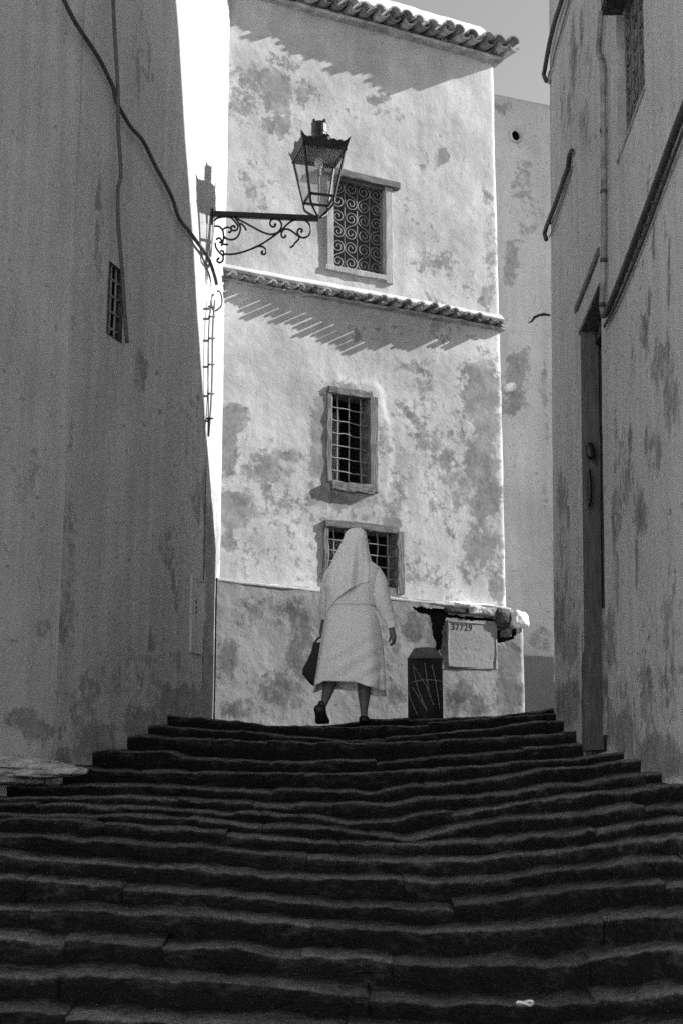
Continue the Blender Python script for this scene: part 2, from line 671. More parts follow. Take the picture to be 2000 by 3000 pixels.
# ================================================================== STAIRS
EDGES = [
    # (points of the worn front edge in the photo), depth at left / middle / right
    ([(900, 2132), (994, 2124), (1090, 2114), (1350, 2100), (1510, 2092), (1560, 2083), (1622, 2074)], 12.0, 12.0, 12.0),
    ([(489, 2089), (560, 2095), (700, 2107), (797, 2118), (900, 2121), (985, 2127), (1047, 2128), (1141, 2122), (1350, 2111), (1389, 2106), (1514, 2093), (1622, 2088)], 11.5, 11.5, 11.5),
    ([(435, 2122), (491, 2127), (580, 2133), (739, 2141), (828, 2151), (962, 2160), (1020, 2168), (1060, 2165), (1123, 2158), (1350, 2140), (1456, 2130), (1523, 2117), (1650, 2110)], 11.17, 11.05, 11.0),
    ([(382, 2156), (513, 2163), (700, 2167), (730, 2171), (985, 2178), (1141, 2176), (1230, 2174), (1350, 2165), (1465, 2157), (1690, 2141)], 10.85, 10.6, 10.3),
    ([(277, 2200), (500, 2201), (512, 2206), (524, 2222), (700, 2227), (748, 2233), (936, 2233), (1061, 2233), (1177, 2225), (1230, 2220), (1350, 2209), (1456, 2197), (1710, 2177)], 10.27, 10.1, 9.95),
    ([(190, 2243), (330, 2252), (473, 2259), (600, 2262), (700, 2265), (962, 2268), (1141, 2260), (1240, 2252), (1350, 2246), (1514, 2231), (1702, 2220), (1720, 2214), (1825, 2200)], 9.86, 9.6, 8.35),
    ([(0, 2303), (295, 2299), (522, 2301), (661, 2314), (672, 2312), (837, 2314), (1060, 2320), (1101, 2330), (1116, 2322), (1212, 2303), (1350, 2294), (1479, 2280), (1586, 2257), (1684, 2251), (1874, 2224)], 9.3, 9.15, 7.82),
    ([(0, 2337), (196, 2332), (402, 2330), (509, 2332), (594, 2346), (700, 2348), (828, 2359), (848, 2360), (873, 2352), (1114, 2357), (1141, 2361), (1230, 2343), (1350, 2334), (1470, 2322), (1657, 2296), (1937, 2258)], 8.85, 8.75, 7.23),
    ([(0, 2360), (196, 2358), (402, 2364), (536, 2375), (661, 2379), (730, 2377), (873, 2386), (1007, 2402), (1030, 2410), (1160, 2411), (1177, 2405), (1230, 2388), (1350, 2381), (1447, 2371), (1612, 2340), (1791, 2322), (2000, 2295)], 8.55, 8.45, 6.7),
    ([(0, 2380), (250, 2384), (286, 2388), (303, 2379), (429, 2383), (536, 2395), (663, 2408), (797, 2422), (1000, 2432), (1150, 2453), (1185, 2466), (1319, 2432), (1456, 2409), (1523, 2400), (1702, 2394), (1880, 2365), (2000, 2345)], 8.25, 8.15, 6.5),
    ([(0, 2399), (160, 2396), (259, 2402), (274, 2412), (357, 2416), (446, 2429), (670, 2445), (791, 2457), (1000, 2469), (1191, 2474), (1383, 2470), (1542, 2454), (1689, 2441), (1861, 2410), (2000, 2391)], 8.0, 7.9, 6.35),
    ([(0, 2441), (185, 2451), (236, 2460), (287, 2455), (446, 2470), (638, 2486), (816, 2502), (1000, 2511), (1287, 2521), (1446, 2515), (1670, 2483), (1797, 2467), (2000, 2445)], 7.75, 7.65, 6.22),
    ([(0, 2494), (153, 2513), (306, 2527), (574, 2543), (797, 2569), (1000, 2573), (1319, 2585), (1542, 2563), (1638, 2547), (1797, 2531), (2000, 2515)], 7.5, 7.4, 6.1),
    ([(0, 2564), (159, 2585), (446, 2604), (701, 2620), (1000, 2645), (1319, 2652), (1446, 2639), (1574, 2617), (1797, 2598), (2000, 2585)], 7.25, 7.15, 5.98),
    ([(0, 2661), (191, 2665), (395, 2677), (497, 2668), (638, 2684), (1000, 2712), (1255, 2728), (1478, 2712), (1702, 2690), (2000, 2671)], 7.0, 6.9, 5.86),
    ([(0, 2741), (287, 2760), (574, 2776), (733, 2780), (829, 2802), (1000, 2806), (1351, 2821), (1638, 2815), (1733, 2799), (2000, 2767)], 6.75, 6.65, 5.74),
    ([(0, 2850), (319, 2859), (497, 2869), (753, 2888), (1000, 2915), (1446, 2942), (1702, 2929), (2000, 2904)], 6.5, 6.4, 5.6),
    ([(0, 2954), (191, 2971), (446, 2987), (638, 2989), (1000, 3010), (1446, 3040), (1702, 3035), (2000, 3010)], 6.25, 6.15, 5.45),
]
STEPS = []
for pts, yl, yc, yr in EDGES:
    p = np.array(pts, float)
    xs = np.arange(p[0, 0], p[-1, 0] + 1, 12.0)
    ys = np.interp(xs, p[:, 0], p[:, 1])
    kern = np.array([1, 2, 3, 2, 1]) / 9.0
    ys = np.convolve(np.pad(ys, 2, mode='edge'), kern, 'valid')
    xl, xr = p[0, 0], p[-1, 0]
    Yd = np.where(xs < 1000, yl + (yc - yl) * np.clip((xs - xl) / (1000 - xl + 1e-6), 0, 1),
                  yc + (yr - yc) * np.clip((xs - 1000) / (xr - 1000), 0, 1) ** 1.5)
    Q = np.array([at(a, b, c) for a, b, c in zip(xs, ys, Yd)])
    if xl <= 0:
        Q = np.vstack([[-2.9, Q[0, 1] + 0.1, Q[0, 2]], Q])
    else:
        Q = np.vstack([[Q[0, 0] - 0.12, Q[0, 1], Q[0, 2]], Q])
    Q = np.vstack([Q, [max(1.95, Q[-1, 0] + 0.15), Q[-1, 1], Q[-1, 2]]])
    STEPS.append(Q)


def step_at(k, X):
    Q = STEPS[k]
    return np.interp(X, Q[:, 0], Q[:, 1]), np.interp(X, Q[:, 0], Q[:, 2])


# bed under the stones
gx = np.linspace(-2.95, 2.0, 60)
V, nrow = [], 0
for k in range(1, len(STEPS)):
    y, z = step_at(k, gx)
    V += list(np.stack([gx, y + 0.05, z - 0.14], -1))
    nrow += 1
V += list(np.stack([gx, np.full_like(gx, 3.6), np.full_like(gx, 0.62)], -1))
V += list(np.stack([gx, np.full_like(gx, 2.2), np.full_like(gx, 0.32)], -1))
nrow += 2
stairs = structure(link('stairs', V, [f[::-1] for f in grid_faces(len(gx), nrow)], M['ground']))


def make_stone(k, xa, xb):
    w_ = xb - xa
    nc = max(5, int(w_ / 0.02))
    X = np.linspace(xa, xb, nc)
    Y, Z = step_at(k, X)
    if k == 0:
        Yb = Y + 0.9
        Zb = Z + 0.01
    else:
        Yb, Zb = step_at(k - 1, X)
        if k == 1:
            Yb = np.maximum(Yb, Y + 0.5)
    td = np.clip(Yb - Y + 0.05, 0.12, 2.5)
    if k + 1 < len(STEPS):
        zl = step_at(k + 1, X)[1]
        h = np.clip(Z - zl + 0.06, 0.05, 0.3)
    else:
        h = np.full_like(X, 0.14)
    rise = np.clip((Zb - Z) * 0.25, -0.005, 0.03)
    seed = rng.random(3) * 40
    e = np.minimum(X - xa, xb - X)
    endr = np.exp(-e / 0.012) * rng.random() ** 2 * 0.9
    wzb = 0.015 * fbm(np.stack([X * 5.5 + seed[2], X * 0 + k + 0.5, X * 0], -1), 3)
    wob = 0.030 * fbm(np.stack([X * 3.2 + seed[0], X * 0 + k, X * 0], -1), 3)
    chip = 0.045 * np.clip(fbm(np.stack([X * 6 + seed[1], X * 0 + 3.3, X * 0], -1), 2) - 0.25, 0, 1)
    R = 0.018 + 0.010 * fbm(np.stack([X * 2 + seed[2], X * 0 + 9, X * 0], -1), 2)
    tilt = (rng.random() - 0.5) * 0.024
    Y = Y + (rng.random() - 0.5) * 0.045
    Z = Z + (rng.random() - 0.5) * 0.018
    prof = [(0.06, -1.0), (0.012, -0.95), (0.012, -0.6), (0.004, -0.3)]
    rows = []
    for a, b in prof:
        rows.append((a + 0 * X, b * h))
    rows.append((0.0 + 0 * X, -R * 0.9))
    rows.append((R * 0.12, -R * 0.5))
    rows.append((R * 0.4, -R * 0.18))
    rows.append((R * 1.0, -R * 0.02))
    rows.append((R * 2.2, 0.001 + 0 * X))
    for f_ in (0.35, 0.6, 0.85, 1.0):
        rows.append((td * f_ + R * (1 - f_), rise * f_))
    P = []
    for j, (dy, dz) in enumerate(rows):
        y = Y + dy + wob + chip * (1 if 3 < j < 9 else 0.2) + endr * 0.012 * (1 if j < 9 else 0)
        z = Z + dz + wzb - endr * 0.010 * (1 if j > 3 else 0) + tilt * (X - xa) / max(w_, 0.1) - chip * 0.4 * (1 if j > 4 else 0)
        P.append(np.stack([X, y, z], -1))
    P = np.array(P)
    a = 0.014
    nz = np.stack([fbm(P * 13 + seed, 4), fbm(P * 13 + seed + 50, 4), fbm(P * 13 + seed + 90, 4)], -1)
    nz[..., 0] *= 0.2
    P = P + a * nz * np.array([1, 1.5, 0.9])
    big = fbm(P * np.array([2.2, 2.2, 3]) + seed, 2)
    P[:, :, 1] += 0.012 * big * (np.arange(len(P))[:, None] < 8)
    nr = len(P)
    Fc = grid_faces(nc, nr)
    Fc.append(tuple(j * nc for j in range(nr)))
    Fc.append(tuple(j * nc + nc - 1 for j in range(nr))[::-1])
    return link('stone', P.reshape(-1, 3), Fc, M['stone'], stairs, True, np.repeat(np.array([0, 0, 0.05, 0.1, 0.3, 0.75, 1.1, 1.05, 0.85, 0.5, 0.3, 0.15, 0.0]), nc))  # rows from riser foot to tread back; nosing highlight painted palest


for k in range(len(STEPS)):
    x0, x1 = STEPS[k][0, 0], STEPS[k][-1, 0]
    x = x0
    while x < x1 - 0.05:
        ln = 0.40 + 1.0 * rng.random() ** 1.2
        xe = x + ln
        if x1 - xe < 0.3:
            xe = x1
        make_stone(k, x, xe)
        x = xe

# landing, lower street, far ground
ztop = 0.74 + EZ
structure(link('landing', [(-1.6, 12.3, ztop + 0.02), (1.9, 12.3, ztop + 0.06), (6, 13.2, ztop), (12, 16, ztop), (12, 24, ztop), (-3, 24, ztop), (-3, 13, ztop)],
               [tuple(range(7))], M['ground'], None, False))
structure(link('street', [(-30, -40, 0.33), (30, -40, 0.33), (30, 4.1, 0.33), (1.9, 4.1, 0.33), (1.9, 2.3, 0.33), (-2.95, 2.3, 0.33), (-2.95, 5.5, 0.33), (-30, 5.5, 0.33)], [tuple(range(8))], M['paving'], None, False))
gsz = 600
structure(link('ground', [(-gsz, -gsz, -0.1), (gsz, -gsz, -0.1), (gsz, gsz, -0.1), (-gsz, gsz, -0.1)], [(0, 1, 2, 3)], M['ground'], None, False))

# ================================================================== LEFT HOUSE
lh = thing('house', (LC[0] - 1.0, 11.0, 1.0), 'tall limewashed house whose shaded wall is crossed by a dark cable', 'house')
ls0, lz0 = WL.hit8(251, 600)
ls1, _ = WL.hit8(281, 690)
_, lz1 = WL.hit8(266, 780)
LWIN = (ls0, ls1, min(lz0, lz1), max(lz0, lz1))
left_st = [(140, 650, 28, 45, 0.75), (150, 720, 20, 60, 0.6), (235, 470, 12, 120, 0.45), (325, 850, 16, 60, 0.75), (230, 620, 8, 150, 0.5), (330, 80, 22, 140, 0.35),
           (450, 1130, 12, 90, 0.55), (440, 980, 30, 80, 0.4), (380, 1560, 60, 120, 0.42), (210, 1690, 90, 60, 0.45), (150, 600, 6, 90, 0.5), (160, 1300, 20, 300, 0.35),
           (365, 1560, 6, 40, 0.5), (300, 1500, 20, 40, 0.45), (100, 900, 25, 260, 0.35), (390, 1250, 30, 80, 0.42), (150, 1450, 12, 40, 0.6),
            (361, 855, 3, 5, 1.9), (368, 945, 3, 5, 1.9), (405, 1380, 3, 22, 1.7), (398, 1345, 3, 14, 1.6), (410, 1520, 3, 26, 1.5), (345, 1470, 3, 26, 1.5), (160, 700, 4, 40, 1.5), (222, 560, 3, 110, 1.1), (228, 450, 4, 60, 1.0), (343, 150, 3, 60, 1.0), (318, 170, 3, 60, 0.9), (352, 180, 3, 14, 1.3), (352, 1650, 10, 26, 1.1), (310, 1680, 14, 24, 1.1), (375, 1620, 6, 30, 1.2), (250, 1700, 20, 24, 1.0), (150, 1740, 20, 24, 1.1), (180, 1730, 14, 24, 1.0), (138, 1430, 5, 14, 1.8), (470, 1130, 4, 60, 1.4), (456, 1180, 3, 40, 1.3), (430, 1610, 60, 40, 0.75), (330, 1660, 60, 45, 0.75), (230, 1700, 70, 50, 0.75), (300, 1560, 120, 80, 0.4), (180, 1640, 60, 120, 0.42)]


def left_ofs(S, Z):
    return 0.02 * fbm(np.stack([S * 0.8, Z * 0.5, S * 0], -1), 3)


wall_mesh('wall', WL, -0.02, WL.L, 1.9, ZT_L, M['left'], lh, 0.035, [LWIN], left_st, 0.006, left_ofs, base=0.10)
wall_mesh('wall', WL2, -0.02, WL2.L, 1.0, ZT_L, M['left'], lh, 0.04, [], [(40, 1650, 55, 22, 0.95), (95, 1680, 40, 25, 0.9), (70, 1130, 40, 100, 0.4), (100, 1440, 25, 25, 0.6), (20, 1470, 30, 8, 0.6)], 0.006, base=0.10)
wall_mesh('wall', WL3, 0.0, WL3.L, 2.4, ZT_L, M['left'], lh, 0.03, [], [(483, 1560, 30, 130, 1.2), (486, 1250, 20, 120, 0.95), (478, 1620, 30, 60, 1.3), (488, 1380, 14, 100, 1.0)], 0.006, base=0.1)  # heavy lower patches put shade into the colour, over blotchy dirt
WL4 = Wall(LN2, LN, side=1)
if WL4.n[0] < 0:
    WL4.n = -WL4.n
wall_mesh('wall', WL4, 0, WL4.L, 0.3, ZT_L, M['left'], lh, 0.12, [], [], 0.005, base=0.1)
WL5 = Wall((-2.85, 5.6), LN2, side=1)
if WL5.n[0] < 0:
    WL5.n = -WL5.n
wall_mesh('wall', WL5, 0, WL5.L, 0.0, ZT_L, M['left'], lh, 0.5, [], [], 0.005, base=0.1)
prism('core', [(-3.2, 5.6), (-3.15, 7.9), (-2.62, 9.2), (-2.35, 9.8), (-1.6, 12.3), (-1.5, 13.6), (-8, 13.6), (-8, 5.6)], 0, ZT_L - 0.02, M['limewash'], lh)
# footing stones under the folded wall, half buried in mortar
for i, (x, y, sx, sz) in enumerate([(110, 1766, 0.24, 0.035), (70, 1758, 0.26, 0.040), (20, 1752, 0.26, 0.045), (-40, 1750, 0.3, 0.05), (85, 1778, 0.20, 0.03), (30, 1776, 0.25, 0.03), (-30, 1778, 0.25, 0.03), (150, 1772, 0.12, 0.03), (15, 1792, 0.28, 0.03), (-50, 1795, 0.28, 0.03)]):
    q = at(x * K, y * K, 9.35 if y < 1770 else 9.25)
    rock('footing_stone', q, (sx, 0.13, sz), M['pale_rubble'], lh, i + 11, 3, 0.3, 1.0)
# small barred window
lw = recess('window', WL, *LWIN, 0.05, M['dark_rubble'], lh, 0.01)
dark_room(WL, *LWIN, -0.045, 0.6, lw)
for i in range(4):
    zz = LWIN[2] + (LWIN[3] - LWIN[2]) * (i + 0.6) / 4.4
    tube('bar', [WL.pos(LWIN[0] - 0.02, zz, -0.02), WL.pos((LWIN[0] + LWIN[1]) / 2, zz - 0.01, -0.015), WL.pos(LWIN[1] + 0.02, zz, -0.02)], 0.009, M['bar'], lw)
for i in range(2):
    ss = LWIN[0] + (LWIN[1] - LWIN[0]) * (i + 1) / 3
    tube('bar', [WL.pos(ss, LWIN[2] - 0.02, -0.02), WL.pos(ss, LWIN[3] + 0.02, -0.02)], 0.009, M['bar'], lw)
# meter hatch low on the wall
hs0, hz0 = WL.hit8(442, 1330)
hs1, hz1 = WL.hit8(462, 1500)
hs1 = min(hs1, WL.L - 0.05)
hz0, hz1 = max(hz0, hz1), min(hz0, hz1)
hat = slab('hatch', WL, hs0, hs1, hz1, hz0, -0.02, 0.008, M['left'], lh, 4, 0.002)
g = Geo()
fw = 0.022
for r_ in ((hs0 - fw, hs0, hz1 - fw, hz0 + fw), (hs1, hs1 + fw, hz1 - fw, hz0 + fw), (hs0, hs1, hz0, hz0 + fw), (hs0, hs1, hz1 - fw, hz1)):
    g.add(*slab_geo(WL, *r_, -0.02, 0.014, 4, 0.002))
g.link('frame', M['left'], hat)
for dz in (0.0, -0.05, -0.09):
    p = WL.pos(hs0 + 0.08, (hz0 + hz1) / 2 + 0.12 + dz, 0.017)
    rock('keyhole', p - 0.012 * WL.n, (0.010, 0.010, 0.016), M['dark'], hat, 3, 1)


def px_line(W, pts, o):
    out = []
    for x, y in pts:
        s, z = W.hit8(x, y)
        if W is WL:
            s = min(s, W.L + 0.3)
        out.append(W.pos(s, z, o))
    return out


L_ = [(120, -40), (137, 0), (165, 55), (215, 130), (250, 200), (257, 232), (290, 290), (320, 325), (350, 385), (385, 450), (402, 500), (425, 530), (447, 560), (466, 585), (478, 612), (487, 640), (490, 655)]
pts = px_line(WL, L_, 0.035)
tag(tube('cable', pts, 0.017, M['cable'], None, 8, 5), 'thick dark cable slanting down the shaded wall to the lantern corner', 'cable')
L_ = [(242, -40), (244, 0), (248, 80), (254, 180), (256, 260), (256, 300), (262, 400), (255, 440), (256, 520), (262, 590), (268, 680), (276, 790)]
pts = px_line(WL, L_, 0.060)
tag(tube('cable', pts, 0.015, M['cable_mid'], None, 8, 5), 'grey cable hanging straight down past the small barred window', 'cable')
cw = thing('cable', WL.px(474, 1000, 0.02), 'pair of thin wires clipped side by side below the lantern bracket', 'cable')
wa = px_line(WL, [(478, 690), (473, 760), (471, 850), (472, 930), (471, 1003)], 0.03)
wb = px_line(WL, [(487, 690), (482, 760), (481, 850), (478, 930), (472, 1003)], 0.03)
tube('wire', wa, 0.006, M['cable'], cw, 6, 4)
tube('wire', wb, 0.010, M['cable_grey'], cw, 6, 4)
for x, y in ((476, 705), (476, 728), (476, 778), (475, 838), (474, 905), (472, 962)):
    a, b = WL.px(x - 5, y, 0.04), WL.px(x + 8, y, 0.04)
    tube('clip', [a, b], 0.010, M['cable'], cw, 6)

lc_ = WL.px(491, 692, 0.03)
tube('slack_loop', [lc_ + np.array([0.05 * math.sin(t), 0.02 * math.cos(t), 0.10 * math.cos(t) + 0.01 * math.sin(3 * t)]) for t in np.linspace(0, 1.8 * math.pi, 14)], 0.008, M['cable_mid'], cw, 6, 3)

# ================================================================== END HOUSE (sunlit front)
eh = thing('house', (0.3, 14.2, ztop), 'sunlit end house with two tiled eaves, barred windows and blotchy plaster', 'house')


def rect(a, b, c, d):
    s0, z1 = WF.hit8(*a)
    s1, z1b = WF.hit8(*b)
    s0b, z0 = WF.hit8(*c)
    s1b, z0b = WF.hit8(*d)
    return ((s0 + s0b) / 2, (s1 + s1b) / 2, (z0 + z0b) / 2, (z1 + z1b) / 2)


W1 = rect((765, 412), (882, 425), (765, 612), (882, 632))
W2 = rect((762, 905), (847, 915), (762, 1105), (847, 1118))
W3 = rect((754, 1208), (910, 1228), (754, 1338), (910, 1350))
Z_UP, Z_MID = 8.10 + EZ, 5.02 + EZ
fac_st = [(635, 205, 38, 50, 1.0), (600, 180, 60, 40, 0.72), (560, 240, 45, 45, 0.55), (700, 210, 45, 30, 0.55), (640, 290, 45, 25, 0.6), (620, 150, 80, 25, 0.45), (600, 400, 60, 60, 0.35),
          (590, 455, 30, 60, 0.45), (870, 228, 25, 12, 0.7), (905, 265, 50, 30, 0.5), (1015, 360, 18, 22, 0.75), (1125, 570, 22, 60, 0.5), (1120, 680, 25, 50, 0.65), (1000, 610, 60, 35, 0.5), (1060, 640, 50, 40, 0.45),
          (960, 700, 60, 30, 0.35), (535, 960, 38, 30, 1.1), (520, 1040, 28, 60, 0.8), (640, 1050, 60, 20, 0.62), (615, 1085, 60, 35, 0.62), (545, 1165, 48, 50, 0.95), (525, 1235, 25, 40, 0.6), (590, 1180, 25, 40, 0.5),
          (1105, 890, 48, 70, 1.0), (1075, 850, 30, 30, 0.6), (1120, 980, 35, 40, 0.85), (1100, 1060, 40, 70, 0.95), (1060, 1120, 35, 50, 0.6), (1120, 1150, 40, 60, 0.9), (1110, 1250, 48, 70, 0.75), (1080, 1310, 30, 40, 0.7), (1140, 1350, 20, 40, 0.8),
          (735, 1020, 26, 110, 0.95), (760, 1150, 50, 20, 0.7), (830, 1155, 60, 18, 0.55), (885, 1010, 25, 40, 0.55), (950, 870, 60, 60, 0.45), (980, 1000, 60, 60, 0.5), (930, 1060, 50, 30, 0.45), (1010, 1060, 40, 40, 0.5), (900, 1190, 25, 60, 0.55), (830, 1185, 60, 15, 0.5),
          (860, 700, 60, 20, 0.3), (1000, 760, 120, 30, 0.4), (850, 760, 80, 25, 0.3), (735, 930, 15, 40, 0.6),
          (830, 1230, 330, 170, 0.30), (600, 1180, 120, 150, 0.36), (1000, 1050, 150, 200, 0.34), (800, 900, 60, 30, 0.5), (1120, 460, 14, 140, 0.35), (1000, 470, 60, 120, 0.26), (830, 1330, 200, 14, 0.5), (690, 1290, 50, 25, 0.45)]


def fac_ofs(S, Z):
    e = np.clip((S - (FL - 0.03)) / 0.06, 0, 1)
    o = -0.06 * e ** 2
    # proud mortar collar round the middle window
    cx, cz = (W2[0] + W2[1]) / 2, (W2[2] + W2[3]) / 2
    d = (np.abs((S - cx - 0.05) / 0.40) ** 3 + np.abs((Z - cz - 0.03) / 0.62) ** 3) ** (1 / 3.0)
    d = d + 0.30 * fbm(np.stack([S * 3.3, Z * 3.3, S * 0 + 2], -1), 4)
    o = o + 0.010 * np.clip((1.02 - d) / 0.12, 0, 1) * np.clip((S - cx + 0.25) / 0.1, 0.15, 1)
    o = o + 0.012 * fbm(np.stack([S * 1.1, Z * 0.9, S * 0 + 5], -1), 3)
    return o


wall_mesh('wall', WF, -0.12, FL + 0.03, ztop - 0.1, Z_UP + 0.12, M['facade'], eh, 0.024, [W1, W2, W3], fac_st, 0.007, fac_ofs, fscale=2.4, base=0.12)
# right return of the front and the body behind
B1 = WF.pos(FL + 0.03, 0, -0.06)
B0 = WF.pos(-0.3, 0, -0.75)
B2 = WF.pos(FL + 0.03, 0, -0.75)
B3 = WF.pos(FL - 0.25, 0, -5)
B4 = WF.pos(-0.8, 0, -5)
prism('core', [tuple(B0[:2]), tuple(B2[:2]), tuple(B3[:2]), tuple(B4[:2])], ztop - 0.1, Z_UP + 0.1, M['limewash'], eh)
link('return_wall', [tuple(WF.pos(FL + 0.028, z, o)) for z in (ztop - 0.1, Z_UP + 0.1) for o in (-0.055, -0.76)], [(0, 1, 3, 2)], M['facade'], eh, False)

# --- roof tiles
def tile_mesh(r, th_, ln, seg=9):
    V, Fc = [], []
    for y in (0, ln):
        rr = r * (1.0 if y == 0 else 0.85)
        for q in (rr, rr - th_):
            for i in range(seg + 1):
                a = math.pi * i / seg
                V.append((q * math.cos(a), y, q * math.sin(a) * 0.92))
    n = seg + 1
    for i in range(seg):
        Fc += [(i, i + 1, 2 * n + i + 1, 2 * n + i), (n + i, 3 * n + i, 3 * n + i + 1, n + i + 1), (i, n + i, n + i + 1, i + 1), (2 * n + i, 2 * n + i + 1, 3 * n + i + 1, 3 * n + i)]
    Fc += [(0, 2 * n, 3 * n, n), (seg, n + seg, 3 * n + seg, 2 * n + seg)]
    return V, Fc


def tile_data(name, r, th_, ln, mat):
    V, Fc = tile_mesh(r, th_, ln)
    me = bpy.data.meshes.new(name)
    me.from_pydata(V, [], Fc)
    me.polygons.foreach_set('use_smooth', [False] * len(me.polygons))
    me.materials.append(mat)
    return me


from mathutils import Matrix


def place_tile(me, W, s, z, o, up, slope, parent, jit=0.01):
    # local +y runs into the wall, local z up; pans are turned over
    xax = Vector((W.u[0], W.u[1], 0))
    yax = Vector((-W.n[0], -W.n[1], 0))
    zax = Vector((0, 0, 1))
    yax = (yax * math.cos(slope) + zax * math.sin(slope)).normalized()
    zax = xax.cross(yax).normalized()
    if not up:
        xax, zax = -xax, -zax
    R = Matrix((xax, yax, zax)).transposed().to_4x4()
    p = W.pos(s + jit * rng.normal(), z + jit * 0.5 * rng.normal(), o + jit * rng.normal())
    R = Matrix.Translation(Vector(p)) @ R @ Matrix.Rotation(0.05 * rng.normal(), 4, 'Z') @ Matrix.Rotation(0.04 * rng.normal(), 4, 'Y')
    o_ = bpy.data.objects.new('tile', me)
    COL.objects.link(o_)
    o_.parent = parent
    o_.matrix_parent_inverse = parent_inv(parent)
    o_.matrix_basis = R
    return o_


def eave(Wf, z, pfun, pitch, r, mats, course_h, s_a, s_b, name, slope, drop, back):
    V, Fc = [], []
    ns = 40
    for i in range(ns + 1):
        s = s_a + (s_b - s_a) * i / ns
        p = pfun(s) * 0.42
        j = 0.006 * rng.normal(3 and 1)
        for (o, zz) in ((-0.05, z - course_h), (p - 0.02, z - course_h + j), (p, z - course_h * 0.5 + j), (p - 0.01, z), (-0.05, z + 0.01)):
            V.append(Wf.pos(s, zz, o))
    for i in range(ns):
        for k in range(5):
            k2 = (k + 1) % 5
            Fc.append((i * 5 + k, i * 5 + k2, i * 5 + 5 + k2, i * 5 + 5 + k))
    Fc.append((0, 1, 2, 3, 4))
    Fc.append(tuple(ns * 5 + k for k in range(5)))
    ea = link(name, V, Fc, mats[2], eh, False)
    nt_ = int((s_b - s_a) / pitch)
    for i in range(nt_ + 1):
        s = s_a + pitch * (i + 0.5)
        if s > s_b + 0.02:
            break
        p = pfun(s)
        place_tile(mats[0] if rng.random() < 0.6 else mats[1], Wf, s, z + drop, p + 0.012 * rng.normal(), True, slope, ea)
        place_tile(mats[1] if rng.random() < 0.5 else mats[0], Wf, s + pitch / 2, z + r * 0.95, p - back, False, slope, ea)
    return ea


T1 = (tile_data('tile_a', 0.068, 0.016, 0.42, M['tile']), tile_data('tile_b', 0.066, 0.018, 0.42, M['tile_pale']), M['tile_pale'])
T2 = (tile_data('tile_c', 0.070, 0.020, 0.34, M['tile']), tile_data('tile_d', 0.068, 0.020, 0.34, M['tile_pale']), M['tile_pale'])
eave(WF, Z_UP - 0.02, lambda s: np.interp(s, [-0.2, 0.7, 3.1], [0.17, 0.22, 0.33]), 0.158, 0.082, T1, 0.035, -0.12, FL + 0.05, 'upper_eave', 0.10, 0.065, 0.05)
eave(WF, Z_MID - 0.02, lambda s: np.interp(s, [-0.1, 0.6, 2.3, 2.8, 3.1], [0.10, 0.14, 0.26, 0.20, 0.15]), 0.142, 0.044, (tile_data('tile_e', 0.042, 0.018, 0.30, M['tile']), tile_data('tile_f', 0.044, 0.018, 0.30, M['tile_pale']), M['tile_pale']), 0.022, -0.05, FL + 0.03, 'middle_eave', 0.05, 0.018, 0.075)
# limed coping above the upper eave
V = []
nx = 70
cop = [(0.16, 0.125), (0.17, 0.17), (0.10, 0.24), (0.0, 0.36), (-0.10, 0.42), (-0.30, 0.43)]
for j, (o, dz) in enumerate(cop):
    for i in range(nx):
        s = -0.12 + (FL + 0.10) * i / (nx - 1)
        k = min(1, (FL - 0.02 - s) / 0.12) if s > FL - 0.14 else 1
        p = WF.pos(s, Z_UP + dz * (0.75 + 0.25 * max(k, 0)), o)
        p = p + 0.012 * np.array([WF.n[0], WF.n[1], 1]) * fbm(p * 7, 4)
        V.append(p)
Fc = grid_faces(nx, len(cop))
Fc.append(tuple(j * nx + nx - 1 for j in range(len(cop))))
link('coping', V, Fc, M['limewash'], eh)
# mortar closing the joint over the middle eave
V = []
for j, (o, dz) in enumerate([(0.02, 0.06), (0.05, 0.075), (0.03, 0.10), (-0.02, 0.15)]):
    for i in range(nx):
        s = -0.12 + (FL + 0.14) * i / (nx - 1)
        p = WF.pos(s, Z_MID + dz, o + 0.02)
        V.append(p + 0.006 * np.array([WF.n[0], WF.n[1], 1]) * fbm(p * 9, 3))
link('mortar_fillet', V, grid_faces(nx, 4), M['facade'], eh)


# --- upper window with scrolled grille
def scroll_pts(hh, rr, mirror=1, turns=1.55, n=26):
    c1 = np.array([0.0, hh / 2])
    P = []
    for i in range(n):
        t = i / (n - 1)
        a = math.pi * (0.0) - 2 * math.pi * turns * (1 - t) + 0
        r = rr * (0.16 + 0.84 * t ** 0.8)
        P.append(c1 + r * np.array([math.cos(a), math.sin(a)]))
    # from the outer end (right of the upper eye) swing down through the middle
    P = np.array(P)[:, :]
    P[:, 1] = c1[1] - (P[:, 1] - c1[1])
    end = P[-1]
    mid = []
    for i in range(1, 6):
        t = i / 6
        b0, b1, b2 = end, np.array([end[0], end[1] - hh * 0.32]), np.array([0.0, 0.0])
        mid.append((1 - t) ** 2 * b0 + 2 * t * (1 - t) * b1 + t * t * b2)
    half = np.vstack([P, mid])
    full = np.vstack([half, [[0, 0]], -half[::-1]])
    full[:, 0] *= mirror
    return full


def window_thing(name, W, Wr, depth, reveal_mat, parent):
    wn = recess(name, W, *Wr, depth + 0.12, reveal_mat, parent, 0.0)
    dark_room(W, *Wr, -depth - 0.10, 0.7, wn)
    return wn


def set_mat_scroll(W, cs, cz, o, P2, r, parent, name='scroll', mat=None):
    pts = [W.pos(cs + a, cz + b, o) for a, b in P2]
    V, Fc = tube_geo(pts, r, 5)
    return link(name, V, Fc, mat or M['grille'], parent)


